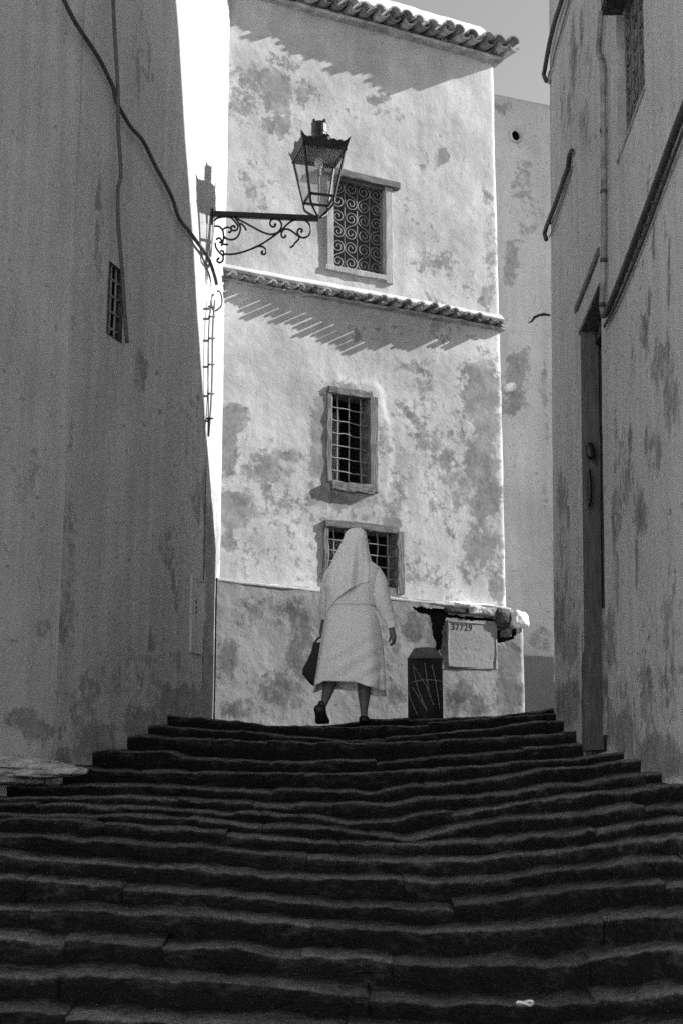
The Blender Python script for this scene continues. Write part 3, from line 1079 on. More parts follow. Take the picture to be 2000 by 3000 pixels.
s0, s1, z0, z1 = W1
w1 = window_thing('window', WF, W1, 0.10, M['facade'], eh)
slab('jamb', WF, s0 - 0.075, s0, z0 - 0.03, z1 + 0.03, -0.12, 0.018, M['wood_pale'], w1, 8, 0.002)
slab('jamb', WF, s1, s1 + 0.085, z0 - 0.08, z1 + 0.02, -0.12, 0.030, M['wood_pale'], w1, 8, 0.002)
slab('lintel', WF, s0 - 0.12, s1 + 0.16, z1, z1 + 0.075, -0.12, 0.055, M['wood_h'], w1, 8, 0.003)
slab('lintel_strip', WF, s0, s1, z1 - 0.03, z1, -0.12, 0.012, M['wood_h'], w1, 8, 0.002)
slab('sill', WF, s0 - 0.09, s1 + 0.02, z0 - 0.06, z0, -0.12, 0.028, M['wood_pale'], w1, 8, 0.003)
GO = -0.045
colw = (s1 - s0) / 4
for i in range(5):
    ss = s0 + 0.008 + (s1 - s0 - 0.016) * i / 4
    tube('bar', [WF.pos(ss, z0 - 0.01, GO), WF.pos(ss, z1 + 0.01, GO)], 0.0062, M['grille'], w1, 6)
rowh = (z1 - z0) / 3
for c in range(4):
    for r_ in range(3):
        mir = 1 if (c + r_) % 2 == 0 else -1
        P2 = scroll_pts(rowh * 0.50, min(colw * 0.47, rowh * 0.235), mir)
        set_mat_scroll(WF, s0 + colw * (c + 0.5), z0 + rowh * (r_ + 0.5) + rng.normal() * 0.003, GO + 0.006, P2, 0.0058, w1)
        for q in (-0.25, 0.25):
            p = WF.pos(s0 + colw * (c + (1 if mir > 0 else 0)), z0 + rowh * (r_ + 0.5 + q), GO)
            rock('collar', p, (0.009, 0.009, 0.010), M['grille'], w1, 5, 1, 0.05)
# the lower half of the grille's backing: a dim shutter inside
slab('shutter', WF, s0 - 0.02, s1 + 0.02, z0 - 0.02, z1 + 0.02, -0.115, -0.10, simple('dim_inner_shutter', 0.07, 0.8, 0.3), w1, 4)


def barred_window(Wr, depth, ncol, nrow, jw, parent):
    s0, s1, z0, z1 = Wr
    wn = window_thing('window', WF, Wr, depth, M['rubble'], parent)
    slab('jamb', WF, s0 - jw * 0.7, s0, z0 - 0.01, z1 + 0.03, -0.12, 0.016, M['wood'], wn, 10, 0.004)
    slab('jamb', WF, s1, s1 + jw, z0 - 0.06, z1 + 0.02, -0.12, 0.026, M['wood'], wn, 10, 0.004)
    slab('lintel', WF, s0 - jw * 0.5, s1 + jw * 0.3, z1, z1 + 0.07, -0.12, 0.024, M['wood_h'], wn, 10, 0.005)
    for i in range(ncol):
        ss = s0 + (s1 - s0) * (i + 0.62) / (ncol + 0.25)
        pts = [WF.pos(ss + 0.004 * rng.normal(), z0 + (z1 - z0) * t, -0.035) for t in np.linspace(-0.02, 1.02, 7)]
        tube('bar', pts, 0.0068, M['bar'], wn, 6, 2)
    for i in range(nrow):
        zz = z0 + (z1 - z0) * (i + 1) / (nrow + 1)
        pts = [WF.pos(s0 + (s1 - s0) * t, zz + 0.005 * rng.normal() - 0.02 * t, -0.030) for t in np.linspace(-0.03, 1.03, 6)]
        tube('bar', pts, 0.0062, M['bar'], wn, 6, 2)
    return wn


w2 = barred_window(W2, 0.08, 3, 6, 0.085, eh)
slab('sill', WF, W2[0] - 0.02, W2[1] + 0.03, W2[2] - 0.085, W2[2], -0.12, 0.055, M['wood_h'], w2, 10, 0.006)
w3 = barred_window(W3, 0.08, 6, 4, 0.075, eh)

# --- plinth: thicker foot of the wall, broken open at its right end
PO = 0.13
WP = Wall(WF.pos(-0.08, 0, PO)[:2], WF.pos(FL + 0.22, 0, PO)[:2], side=1)
WP.n = WF.n
ps1 = WP.hit8(1206, 1520)[0]
_, pzl = WP.hit8(505, 1328)
_, pzr = WP.hit8(1190, 1402)


def in_poly(x, y, poly):
    r = np.zeros(x.shape, bool)
    n = len(poly)
    for i in range(n):
        x1, y1 = poly[i]
        x2, y2 = poly[(i + 1) % n]
        c = ((y1 > y) != (y2 > y)) & (x < (x2 - x1) * (y - y1) / (y2 - y1 + 1e-12) + x1)
        r ^= c
    return r


HOLE = [(945, 1393), (1030, 1398), (1030, 1412), (1105, 1418), (1200, 1430), (1196, 1452), (1178, 1468), (1160, 1470), (1140, 1478), (1137, 1430), (1026, 1418), (1016, 1452), (1014, 1492), (1003, 1500), (998, 1470), (992, 1440), (985, 1412), (962, 1410)]
HOLE_W = [(x * K, y * K) for x, y in HOLE]


def plinth_mask(S, Z):
    P = WP.pos(S, Z)
    x, y = project(P)
    q = fbm(np.stack([S * 18, Z * 18, S * 0], -1), 2) * 5
    ztopl = pzl + (pzr - pzl) * S / ps1 + 0.012 * fbm(np.stack([S * 5, S * 0, S * 0], -1), 3)
    return in_poly(x + q, y + q, HOLE_W) | (Z > ztopl)


plin_st = [(525, 1510, 22, 60, 0.75), (600, 1410, 60, 40, 0.45), (640, 1590, 60, 40, 0.7), (690, 1500, 40, 80, 0.5), (560, 1630, 60, 25, 0.65), (690, 1420, 30, 40, 0.6), (900, 1600, 40, 40, 0.45),
           (955, 1440, 30, 30, 0.75), (1000, 1460, 25, 50, 0.95), (1165, 1510, 35, 45, 0.85), (1170, 1590, 30, 50, 0.85), (1060, 1590, 22, 25, 0.8), (1100, 1620, 25, 30, 0.7), (1040, 1620, 20, 30, 0.55), (870, 1430, 30, 60, 0.4), (780, 1500, 60, 80, 0.4), (905, 1480, 15, 40, 0.5)]


ms0, mz1 = WP.hit8(1027, 1424)
ms1, mz1b = WP.hit8(1137, 1436)
_, mz0 = WP.hit8(1027, 1525)
_, mz0b = WP.hit8(1137, 1541)
mzt, mzb = (mz1 + mz1b) / 2, (mz0 + mz0b) / 2


def plin_ofs(S, Z):
    q = np.clip(np.minimum(np.minimum(S - ms0, ms1 - S), np.minimum(Z - mzb, mzt - Z)) / 0.012, 0, 1)
    return (1 - q) * plin_base(S, Z) - 0.03 * q


def plin_base(S, Z):
    return 0 - 0.035 * np.clip((S - (ps1 - 0.06)) / 0.06, 0, 1) ** 2 + 0.014 * fbm(np.stack([S * 1.7, Z * 1.7, S * 0 + 3], -1), 3)


pl = wall_mesh('plinth', WP, 0.0, ps1, ztop - 0.05, max(pzl, pzr) + 0.02, M['plinth'], eh, 0.009, [], plin_st, 0.007, plin_ofs, plinth_mask, fscale=3.0, base=0.14)
# ends and top of the plinth
link('end_face', [WP.pos(ps1, ztop - 0.05, -0.03), WP.pos(ps1, ztop - 0.05, -0.4), WP.pos(ps1, pzr - 0.14, -0.4), WP.pos(ps1, pzr - 0.14, -0.03)], [(0, 1, 2, 3)], M['plinth'], pl, False)
link('end_face', [WP.pos(0.0, ztop - 0.05, -0.03), WP.pos(0.0, ztop - 0.05, -0.2), WP.pos(0.0, pzl, -0.2), WP.pos(0.0, pzl, -0.03)], [(0, 1, 2, 3)], M['plinth'], pl, False)
V = []
nn = 90
sc_ = WP.hit8(1030, 1395)[0]
for j, (o, dz) in enumerate([(0.012, -0.03), (0.010, -0.008), (-0.02, 0.004), (-0.16, 0.03)]):
    for i in range(nn):
        s = (sc_ + 0.06) * i / (nn - 1)
        zt_ = pzl + (pzr - pzl) * s / ps1
        p = WP.pos(s, zt_ + dz, o + (-0.012 if j == 0 else 0))
        V.append(p + 0.005 * np.array([WF.n[0], WF.n[1], 1.2]) * fbm(p * 11, 3))
link('ledge', V, grid_faces(nn, 4), M['facade'], pl)
# darkness inside the broken masonry
hs_a, hz_a = WP.hit8(940, 1400)
hs_b, hz_b = WP.hit8(1203, 1500)
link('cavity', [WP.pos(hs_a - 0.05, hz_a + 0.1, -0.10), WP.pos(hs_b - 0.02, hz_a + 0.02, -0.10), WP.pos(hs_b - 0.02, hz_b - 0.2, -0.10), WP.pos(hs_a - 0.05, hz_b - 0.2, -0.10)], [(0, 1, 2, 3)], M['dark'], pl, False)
# stones of the broken coping
for i, (x, y, sx, sz, m_, o) in enumerate([(1060, 1400, 0.17, 0.045, 'dark_rubble', 0.0), (1118, 1407, 0.14, 0.050, 'rubble', 0.02), (1092, 1402, 0.10, 0.050, 'pale_rubble', 0.015), (1152, 1420, 0.085, 0.095, 'dark_rubble', 0.03), (1188, 1424, 0.10, 0.085, 'limewash', 0.06),
                                            (1000, 1388, 0.12, 0.022, 'pale_rubble', -0.03), (1150, 1396, 0.16, 0.025, 'pale_rubble', -0.04), (1085, 1386, 0.30, 0.018, 'limewash', -0.05), (1168, 1452, 0.05, 0.05, 'rubble', -0.02)]):
    s, z = WP.hit8(x, y)
    rock('coping_stone', WP.pos(s, z, o - 0.04), (sx, 0.06, sz), M[m_], pl, i + 2, 3, 0.28, th)
# plastered-in meter panel with its stencilled number
pnl = wall_mesh('meter_panel', WP, ms0, ms1, mzb, mzt, M['plinth'], pl, 0.02, [], [(1105, 1515, 8, 6, 0.9), (1040, 1472, 4, 5, 0.9)], 0.0, base=-0.25, ofs=lambda S, Z: 0.004 + 0 * S)
g = Geo()
for r_ in ((ms0 - 0.01, ms0 + 0.012, mzb, mzt), (ms1 - 0.012, ms1 + 0.01, mzb, mzt), (ms0, ms1, mzt - 0.012, mzt + 0.012)):
    g.add(*slab_geo(WP, *r_, -0.02, 0.010, 6, 0.003))
g.link('panel_rim', M['plinth'], pl)
slab('panel_joint', WP, ms0 - 0.03, ms1 - 0.05, mzb - 0.016, mzb - 0.008, 0.0, 0.010, M['dark'], pl, 8, 0.002)
cu = bpy.data.curves.new('number', 'FONT')
cu.body = '37729'
cu.size = 0.088
cu.extrude = 0.0004
cu.offset = 0.0012
cu.space_character = 1.12
cu.materials.append(M['ink'])
tmp = bpy.data.objects.new('number_outline', cu)
num = bpy.data.objects.new('number', bpy.data.meshes.new_from_object(tmp))
bpy.data.objects.remove(tmp)
COL.objects.link(num)
num.parent = pl
num.matrix_parent_inverse = parent_inv(pl)
R = Matrix((Vector(WF.u3), Vector((0, 0, 1)), Vector(WF.n))).transposed().to_4x4()
num.matrix_basis = Matrix.Translation(Vector(WP.pos(ms0 + 0.035, mzt - 0.085, 0.0052))) @ R

# ================================================================== BACK HOUSE
b2 = None
best = None
A2 = at(1165 * K, 1500 * K, 15.1)
for deg in range(0, 50):
    a = math.radians(deg)
    Wt = Wall(A2[:2], A2[:2] + np.array([math.cos(a), math.sin(a)]), side=1)
    e = abs(Wt.hit8(1130, 211)[1] - Wt.hit8(1262, 237)[1])
    if best is None or e < best[0]:
        best = (e, deg)
BDEG = best[1]
a = math.radians(min(max(BDEG, 18), 30))
BU = np.array([math.cos(a), math.sin(a)])
WB = Wall(A2[:2] - BU * 1.0, A2[:2] + BU * 3.2, side=1)
if WB.n[1] > 0:
    WB.n = -WB.n
bh = thing('house', (A2[0] + 1, A2[1] + 2, ztop), 'plain grey plastered house standing behind the tiled end house', 'house')
_, zbt = WB.hit8(1190, 222)
hs, hz = WB.hit8(1182, 313)
DH = (hs - 0.055, hs + 0.055, hz - 0.06, hz + 0.06)
_, zd = WB.hit8(1235, 1510)
bst = [(1150, 240, 30, 20, 0.6), (1200, 420, 30, 60, 0.42), (1215, 500, 30, 60, 0.45), (1175, 600, 18, 50, 0.62), (1170, 640, 16, 25, 0.6), (1185, 870, 30, 75, 0.75), (1170, 930, 40, 25, 0.7), (1250, 880, 8, 60, 0.6), (1240, 890, 12, 12, 0.6), (1255, 1000, 6, 60, 0.5), (1250, 1150, 8, 60, 0.4), (1240, 1470, 30, 30, 0.5)]


def dh_mask(S, Z):
    return ((S - hs) / 0.062) ** 2 + ((Z - hz) / 0.072) ** 2 < 1


wall_mesh('wall', WB, 0.0, WB.L, zd, zbt, M['back'], bh, 0.03, [], bst, 0.008, lambda S, Z: -0.05 * np.clip((Z - (zbt - 0.06)) / 0.06, 0, 1) ** 2, dh_mask, base=0.12)
wall_mesh('dado', WB, 0.0, WB.L, ztop - 0.05, zd + 0.01, M['dado'], bh, 0.05, [], [], 0.008, lambda S, Z: 0.02 + 0 * S, base=0.2)
prism('core', [tuple(WB.pos(-0.2, 0, -0.5)[:2]), tuple(WB.pos(WB.L, 0, -0.5)[:2]), tuple(WB.pos(WB.L, 0, -6)[:2]), tuple(WB.pos(-0.2, 0, -6)[:2])], ztop - 0.05, zbt - 0.06, M['limewash'], bh)
# clay spout hole
ring = [WB.pos(hs + 0.066 * math.cos(t), hz + 0.076 * math.sin(t), 0.012) for t in np.linspace(0, 2 * math.pi, 21)]
sp = tube('drain_spout', ring, 0.017, M['pale_rubble'], bh, 8)
link('bore', [WB.pos(hs + 0.075 * math.cos(t), hz + 0.085 * math.sin(t), -o * 0.35) for o in (0, 1) for t in np.linspace(0, 2 * math.pi, 20, endpoint=False)],
     [(i, (i + 1) % 20, 20 + (i + 1) % 20, 20 + i) for i in range(20)] + [tuple(range(20, 40))], M['dark'], sp, False)
s, z = WB.hit8(1161, 893)
tube('stub_pipe', [WB.pos(s, z, -0.02), WB.pos(s + 0.0, z - 0.01, 0.10), WB.pos(s, z - 0.02, 0.16)], 0.05, M['limewash'], bh, 12)
cr = [(1211, 742), (1220, 738), (1226, 729), (1236, 724), (1248, 722), (1262, 724)]
pts = [WB.px(x, y, -0.004) for x, y in cr]
tube('crack', pts, [0.006, 0.012, 0.016, 0.014, 0.018, 0.012], M['dark'], bh, 6)
# unseen tall house added beside the square to keep the back house in shade
nb = thing('house', (6.5, 17.5, ztop), 'unseen tall white house added to shade the back house', 'house')
prism('wall', [(5.0, 15.55), (9.0, 16.4), (9.0, 21), (5.0, 21)], ztop - 0.05, 13.5 + EZ, M['limewash'], nb)

# ================================================================== RIGHT HOUSE
rh = thing('house', (3.2, 8.0, 1.0), 'streaked limewashed house with a deep doorway and high grilled window', 'house')
ds0 = WR.hit8(1337, 1200)[0]
ds1 = WR.hit8(1386, 1200)[0]
dz1 = (WR.hit8(1360, 690)[1] + WR.hit8(1335, 770)[1]) / 2
dz0 = WR.hit8(1345, 1705)[1]
DOOR = (ds0, ds1, dz0 - 0.1, dz1)
gs0 = WR.hit8(1418, 300)[0]
gs1 = WR.hit8(1480, 200)[0]
gz0 = (WR.hit8(1420, 352)[1] + WR.hit8(1474, 225)[1]) / 2
GW = (gs0, gs1, gz0, gz0 + 1.45)
right_st = [(1330, 140, 30, 60, 0.42), (1300, 250, 20, 80, 0.4), (1340, 300, 20, 60, 0.42), (1480, 760, 12, 60, 0.75), (1520, 820, 30, 60, 0.5), (1450, 830, 12, 60, 0.5), (1540, 900, 20, 100, 0.62), (1470, 1180, 18, 60, 0.7), (1430, 1100, 20, 120, 0.5), (1500, 1050, 20, 60, 0.6), (1290, 1150, 14, 60, 0.6),
            (1280, 1420, 14, 90, 0.6), (1310, 1480, 14, 60, 0.6), (1290, 1240, 12, 60, 0.5), (1440, 1620, 60, 80, 0.45), (1400, 1500, 12, 60, 0.6), (1500, 1730, 50, 50, 0.85), (1440, 1700, 40, 30, 0.85), (1390, 1660, 20, 30, 0.8), (1310, 1640, 25, 30, 0.8), (1285, 1610, 10, 30, 0.9), (1550, 1750, 40, 40, 0.8), (1540, 1500, 40, 160, 0.35), (1412, 1180, 8, 200, 0.6), (1402, 1440, 8, 60, 0.7),
            (1287, 1612, 4, 22, 1.9), (1309, 1635, 5, 22, 1.7), (1396, 1640, 5, 30, 1.9), (1399, 1430, 4, 36, 1.9), (1417, 1700, 5, 16, 1.8), (1428, 1712, 5, 16, 1.8), (1446, 1722, 5, 18, 1.8), (1470, 1738, 6, 16, 1.7), (1490, 1752, 8, 20, 1.7), (1520, 1770, 8, 20, 1.6), (1490, 690, 3, 30, 1.6), (1446, 1010, 4, 30, 1.5), (1482, 1015, 3, 26, 1.5), (1304, 1190, 3, 24, 1.6), (1299, 1330, 3, 26, 1.6), (1461, 1290, 3, 60, 1.3), (1417, 1330, 3, 60, 1.5), (1335, 60, 4, 40, 1.2), (1316, 120, 5, 90, 1.1), (1500, 560, 3, 50, 1.0), (1535, 640, 3, 70, 1.1), (1300, 1610, 40, 45, 0.8), (1420, 1670, 50, 45, 0.8), (1510, 1730, 60, 50, 0.8), (1480, 1600, 90, 90, 0.45), (1300, 1450, 40, 120, 0.45)]
wall_mesh('wall', WR, 0.0, WR.L, 1.4, ZT_R, M['right'], rh, 0.035, [DOOR, GW], right_st, 0.007, None, base=0.14)
WR0 = Wall((1.56, 4.2), RB + np.array([0, 0.05]), lean=LEANR, side=1, z0=0.9 + EZ)
WR0.n = WR.n
wall_mesh('wall', WR0, 0, WR0.L, 0.0, ZT_R, M['right'], rh, 0.5, [], [], 0.005, None, base=0.14)
# hidden far corner: its battered edge throws the slanting shadow edge on the left house
Pa = WL.px(405, 0)
Pb = WL.px(476, 1010)
XB = 2.15
qa = Pa + SUN * (XB - Pa[0]) / SUN[0]
qb = Pb + SUN * (XB - Pb[0]) / SUN[0]
kk = (qa[1] - qb[1]) / (qa[2] - qb[2])


def ycorner(z):
    if z < qb[2]:
        return qb[1] + min(0.36, 0.38 * (qb[2] - z))
    return qb[1] + kk * (z - qb[2])


zl_, zh_ = 2.4, ZT_R
V = []
nz = 60
for i in range(nz):
    z = zl_ + (zh_ - zl_) * i / (nz - 1)
    p0 = WR.pos(0.0, z)
    p1 = np.array([XB, ycorner(z), z])
    p2 = np.array([9.0, ycorner(z) + 0.35, z])
    for t in np.linspace(0, 1, 12):
        V.append(p0 + (p1 - p0) * t)
    V.append(p2)
link('far_wall', V, grid_faces(13, nz), M['right'], rh, False, [0.14] * len(V))
prism('core', [(2.35, 4.2), (2.35, 11.4), (2.75, ycorner(ZT_R) - 0.35), (8.9, ycorner(ZT_R) - 0.1), (8.9, 4.2)], 0, ZT_R - 0.02, M['limewash'], rh)

# --- doorway
dr = recess('doorway', WR, *DOOR, 0.22, M['jamb'], rh)
mo = 0.06
slab('jamb', WR, ds0 - 0.02, ds0 + 0.05, dz0, dz1, -0.12, -0.004, M['jamb'], dr, 10, 0.003)
slab('lintel', WR, ds0, ds1, dz1 - 0.10, dz1 + 0.002, -0.22, -0.10, M['door'], dr, 6, 0.002)
slab('jamb_base', WR, ds0 - 0.06, ds0 + 0.06, dz0 - 0.05, dz0 + 0.62, -0.12, 0.012, M['jamb'], dr, 6, 0.004)
slab('moulding', WR, ds0 - 0.15, ds0 - 0.12, dz0 + 0.3, dz1 + 0.22, -0.01, 0.012, M['right_reveal'], dr, 10, 0.002)
slab('moulding', WR, ds0 - 0.17, ds1 + 0.02, dz1 + 0.22, dz1 + 0.27, -0.01, 0.022, M['wood'], dr, 10, 0.002)
slab('moulding', WR, ds0 - 0.03, ds1, dz1 + 0.003, dz1 + 0.03, -0.01, 0.012, M['wood'], dr, 10, 0.002)
leaf = slab('door', WR, ds0 + 0.03, ds1 + 0.02, dz0 - 0.06, dz1 + 0.02, -0.23, -0.165, M['door'], rh, 10, 0.001)
npl = 5
for i in range(npl):
    a_ = ds0 + 0.05 + (ds1 - ds0 - 0.05) * i / npl
    b_ = ds0 + 0.05 + (ds1 - ds0 - 0.05) * (i + 1) / npl - 0.008
    slab('plank', WR, a_, b_, dz0 - 0.05, dz1 - 0.06, -0.17, -0.150, M['door'], leaf, 8, 0.002)
# carved edge strip with a row of knobs
rs = ds0 + (ds1 - ds0) * 0.42
slab('carved_strip', WR, rs - 0.05, rs + 0.05, dz0 + 0.1, dz1 - 0.1, -0.16, -0.115, M['carved'], leaf, 10, 0.004)
for i in range(64):
    z = dz0 + 0.15 + (dz1 - dz0 - 0.3) * i / 63
    rock('stud', WR.pos(rs + 0.006 * rng.normal(), z, -0.112), (0.016, 0.012, 0.014), M['carved'], leaf, i, 1, 0.3)
zk = WR.hit8(1350, 1075)[1]
ringp = [WR.pos(ds0 + 0.12 + 0.03 * math.sin(t), zk - 0.10 + 0.13 * math.cos(t), -0.03) for t in np.linspace(0, 2 * math.pi, 18)]
kn = tube('knocker', ringp, 0.012, M['iron'], leaf, 6)
rock('lock', WR.pos(ds0 + 0.13, zk + 0.17, -0.04), (0.035, 0.025, 0.06), M['iron'], leaf, 3, 2)
# stone flake standing against the near side of the doorway
s, z = WR.hit8(1392, 1560)
slab('doorway_patch', WR, s - 0.05, s + 0.05, z - 0.35, z + 0.45, -0.005, 0.02, M['rubble'], dr, 8, 0.006)

# --- high window with grille
gw = recess('window', WR, *GW, 0.30, M['right_reveal'], rh)
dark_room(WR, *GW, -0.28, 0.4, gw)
slab('sill', WR, gs0 - 0.02, gs1 + 0.02, gz0 - 0.03, gz0, -0.28, 0.010, M['right_reveal'], gw, 8, 0.002)
gcol = (gs1 - gs0) / 4
for i in range(5):
    ss = gs0 + 0.01 + (gs1 - gs0 - 0.02) * i / 4
    tube('bar', [WR.pos(ss, gz0, -0.06), WR.pos(ss, GW[3], -0.06)], 0.008, M['pipe_dark'], gw, 6)
for c in range(4):
    for r_ in range(4):
        rowg = (GW[3] - gz0) / 4
        P2 = scroll_pts(rowg * 0.5, min(gcol * 0.47, rowg * 0.235), 1 if (c + r_) % 2 == 0 else -1)
        set_mat_scroll(WR, gs0 + gcol * (c + 0.5), gz0 + rowg * (r_ + 0.5), -0.052, P2, 0.007, gw, 'scroll', M['pipe_dark'])

# --- conduits and cables on the right house
def rpx(pts, o):
    return [WR.px(x, y, o) for x, y in pts]


jb = thing('junction_box', WR.px(1404, 12, 0.05), 'black box fixed beside the high grilled window above the conduit', 'junction box')
s_a, z_a = WR.hit8(1384, 28)
s_b, z_b = WR.hit8(1428, 33)
slab('case', WR, s_b - 0.01, s_b + 0.26, z_b, z_b + 0.5, 0.0, 0.125, M['iron'], jb, 4, 0.0)
slab('lid', WR, s_b + 0.01, s_b + 0.24, z_b + 0.02, z_b + 0.48, 0.125, 0.133, M['iron'], jb, 4, 0.0)
cd = thing('conduit', WR.px(1394, 722, 0.03), 'grey painted conduit running upright between black box and door head', 'conduit')
tube('tube', rpx([(1390, 25), (1386, 80), (1384, 118), (1389, 135), (1394, 160), (1395, 250), (1396, 400), (1396, 520), (1395, 640), (1392, 690), (1393, 712), (1398, 724)], 0.03), 0.019, M['pipe'], cd, 10, 4)
for x, y in ((1396, 440), (1396, 598), (1395, 300), (1393, 700)):
    a, b = WR.px(x, y - 4, 0.03), WR.px(x, y + 4, 0.03)
    tube('joint', [a, b], 0.0235, M['cable'], cd, 10)
tc_ = thing('cable', WR.px(1470, 550, 0.03), 'thick black cable with a thin wire slanting up from the conduit foot', 'cable')
tube('cable_core', rpx([(1396, 724), (1405, 712), (1430, 655), (1470, 552), (1520, 420), (1568, 290), (1640, 110)], 0.03), 0.022, M['cable'], tc_, 8, 4)
tube('wire', rpx([(1394, 750), (1400, 738), (1425, 690), (1460, 610), (1500, 510), (1545, 385), (1568, 325), (1640, 140)], 0.02), 0.010, M['cable'], tc_, 6, 4)
for t in np.linspace(0.08, 0.9, 14):
    x, y = 1400 + (1568 - 1400) * t, 735 + (318 - 735) * t
    rock('clip', WR.px(x, y, 0.020), (0.011, 0.011, 0.008), M['cable'], tc_, int(t * 30), 1, 0.1)
uc = thing('cable', WR.px(1262, 180, 0.03), 'dark cable bundle bending round the top far corner of the house', 'cable')
tube('cable_core', rpx([(1308, -30), (1300, 0), (1283, 52), (1270, 105), (1260, 160), (1258, 172), (1264, 186)], 0.04), 0.020, M['cable'], uc, 8, 4)
tube('wire', rpx([(1318, -30), (1312, 0), (1297, 55), (1280, 115), (1272, 150), (1264, 172), (1265, 192)], 0.02), 0.009, M['pipe'], uc, 6, 4)
sc2 = thing('cable', WR.px(1290, 440, 0.03), 'short frayed cable end hanging between wall hole and far corner', 'cable')
tube('cable_core', rpx([(1321, 346), (1316, 356), (1312, 385), (1303, 410), (1293, 440), (1282, 470), (1270, 500), (1262, 520), (1257, 535), (1261, 550)], 0.03), [0.02, 0.03, 0.016, 0.012, 0.012, 0.011, 0.011, 0.011, 0.012, 0.010][0], M['cable'], sc2, 7, 0)
tube('wire', rpx([(1318, 380), (1306, 425), (1290, 475), (1275, 520), (1264, 545)], 0.015), 0.007, M['pipe'], sc2, 6, 4)
for x, y in ((1312, 388), (1297, 432), (1282, 472), (1268, 512)):
    rock('clip', WR.px(x, y, 0.03), (0.02, 0.02, 0.012), M['cable'], sc2, 2, 1)

# unseen white house added behind the camera to bounce sunlight up the stairs
ch = thing('house', (-4, -4, 0.3), 'unseen white house added behind the camera as a sunlight reflector', 'house')
prism('wall', [(-7.5, 3.6), (-0.2, -4.6), (1.6, -3.0 - 4), (-9, 2)], 0.2, 9.5, M['limewash'], ch)

# ================================================================== STREET LANTERN
yaw = math.radians(8)
bs = at(497 * K, 490 * K, 12.19)
WLn = Wall(bs[:2], bs[:2] + np.array([math.cos(yaw), math.sin(yaw)]), side=1)
lamp = thing('street_lamp', WLn.pos(0, WLn.hit8(497, 600)[1]), 'black wrought iron lantern with glass panes on a scrolled wall bracket', 'street lamp')


def zpt(x, y):   # points read off an enlargement of the bracket
    return WLn.hit(600 + x / 4.48, 580 + y / 4.48)


g = Geo()
s0, za = zpt(150, 210)
s1, zb = zpt(1490, 270)
g.add(*slab_geo(WLn, s0 - 0.05, s1, zb - 0.026, zb + 0.026, -0.02, 0.02, 2, 0.0))
V = np.array(g.V)
V[:, 2] += (za - zb) * (1 - np.clip((V[:, 0] - bs[0]) / (s1 * math.cos(yaw)), 0, 1))
bar = link('arm', V, g.F, M['iron'], lamp, False)
SCR = [
    [(255, 735), (330, 740), (430, 728), (560, 690), (700, 630), (820, 560), (940, 475), (1010, 420), (1080, 350), (1150, 300), (1230, 278), (1310, 290), (1370, 345), (1390, 420), (1365, 490), (1310, 522), (1255, 510), (1220, 470), (1218, 430), (1245, 405), (1275, 412), (1280, 435), (1262, 450)],
    [(390, 255), (500, 310), (620, 375), (740, 440), (840, 475), (900, 475), (960, 450), (1000, 400), (1010, 350), (985, 300), (930, 275), (880, 285), (858, 325), (870, 365), (905, 380), (930, 360), (920, 338)],
    [(640, 655), (700, 635), (760, 640), (800, 675), (805, 715), (780, 742), (748, 728), (750, 705), (770, 702)],
    [(1000, 425), (1080, 408), (1150, 440), (1215, 490), (1250, 510)],
    [(1030, 418), (1005, 470), (1015, 510), (1045, 520), (1065, 500), (1050, 488)],
    [(1245, 515), (1220, 560), (1185, 590), (1160, 630), (1120, 650)],
    [(125, 300), (170, 265), (250, 248), (340, 258), (400, 310), (438, 370), (425, 415), (390, 430), (355, 415), (350, 385), (375, 365), (398, 375), (388, 392)],
    [(400, 260), (450, 330), (470, 400), (450, 480), (410, 530), (350, 548), (290, 535), (250, 510)],
    [(245, 410), (290, 385), (335, 395), (352, 425), (330, 452), (308, 442)],
    [(130, 370), (190, 375), (235, 420), (250, 490), (242, 570), (220, 630)],
    [(150, 545), (190, 525), (220, 550), (215, 585), (190, 578)],
    [(140, 590), (150, 650), (190, 710), (240, 760), (240, 820), (200, 850), (165, 825), (175, 795), (195, 800)],
    [(205, 695), (245, 700), (252, 760)],
    [(240, 608), (315, 612)],
    [(470, 330), (520, 375), (545, 425)],
]
for i, sc in enumerate(SCR):
    P2 = smooth_line(np.array(sc, float), 5) if len(sc) > 2 else np.array(sc, float)
    pts = []
    for x, y in P2:
        s, z = zpt(x, y)
        pts.append(WLn.pos(s, z, 0.0))
    n_ = len(pts)
    rr = np.full(n_, 0.0095)
    if len(sc) > 7:
        rr[-4:] = [0.011, 0.013, 0.014, 0.012]
    link('scroll', *tube_geo(pts, rr, 6), M['iron'], lamp)
s, zl2 = zpt(130, 880)
slab('wall_plate', WLn, -0.04, -0.025, za - 0.10, za + 0.05, -0.02, 0.02, M['iron'], lamp, 4, 0.0)

# lantern body in its own frame
lx, lz = WLn.hit(800 + 490 / 3.92, 300 + 1310 / 3.92)
LO = WLn.pos(lx + 0.03, zb + 0.026)
ly = math.radians(16)
LM = Matrix.Translation(Vector(LO)) @ Matrix.Rotation(ly, 4, 'Z') @ Matrix.Scale(0.98, 4)


def lm(V):
    return [tuple(LM @ Vector(v)) for v in V]


def frame_ring(h0, zc, hh, wd):
    g = Geo()
    for k in range(4):
        a = math.pi / 2 * k
        ca, sa = math.cos(a), math.sin(a)
        bx = [(-h0 - wd, -h0 - wd), (h0 + wd, -h0 - wd), (h0 + wd, -h0 + wd), (-h0 - wd, -h0 + wd)]
        c8 = []
        for zz in (zc - hh, zc + hh):
            for (x, y) in bx:
                c8.append((x * ca - y * sa, x * sa + y * ca, zz + k * 0.0005))
        g.box(c8)
    return g


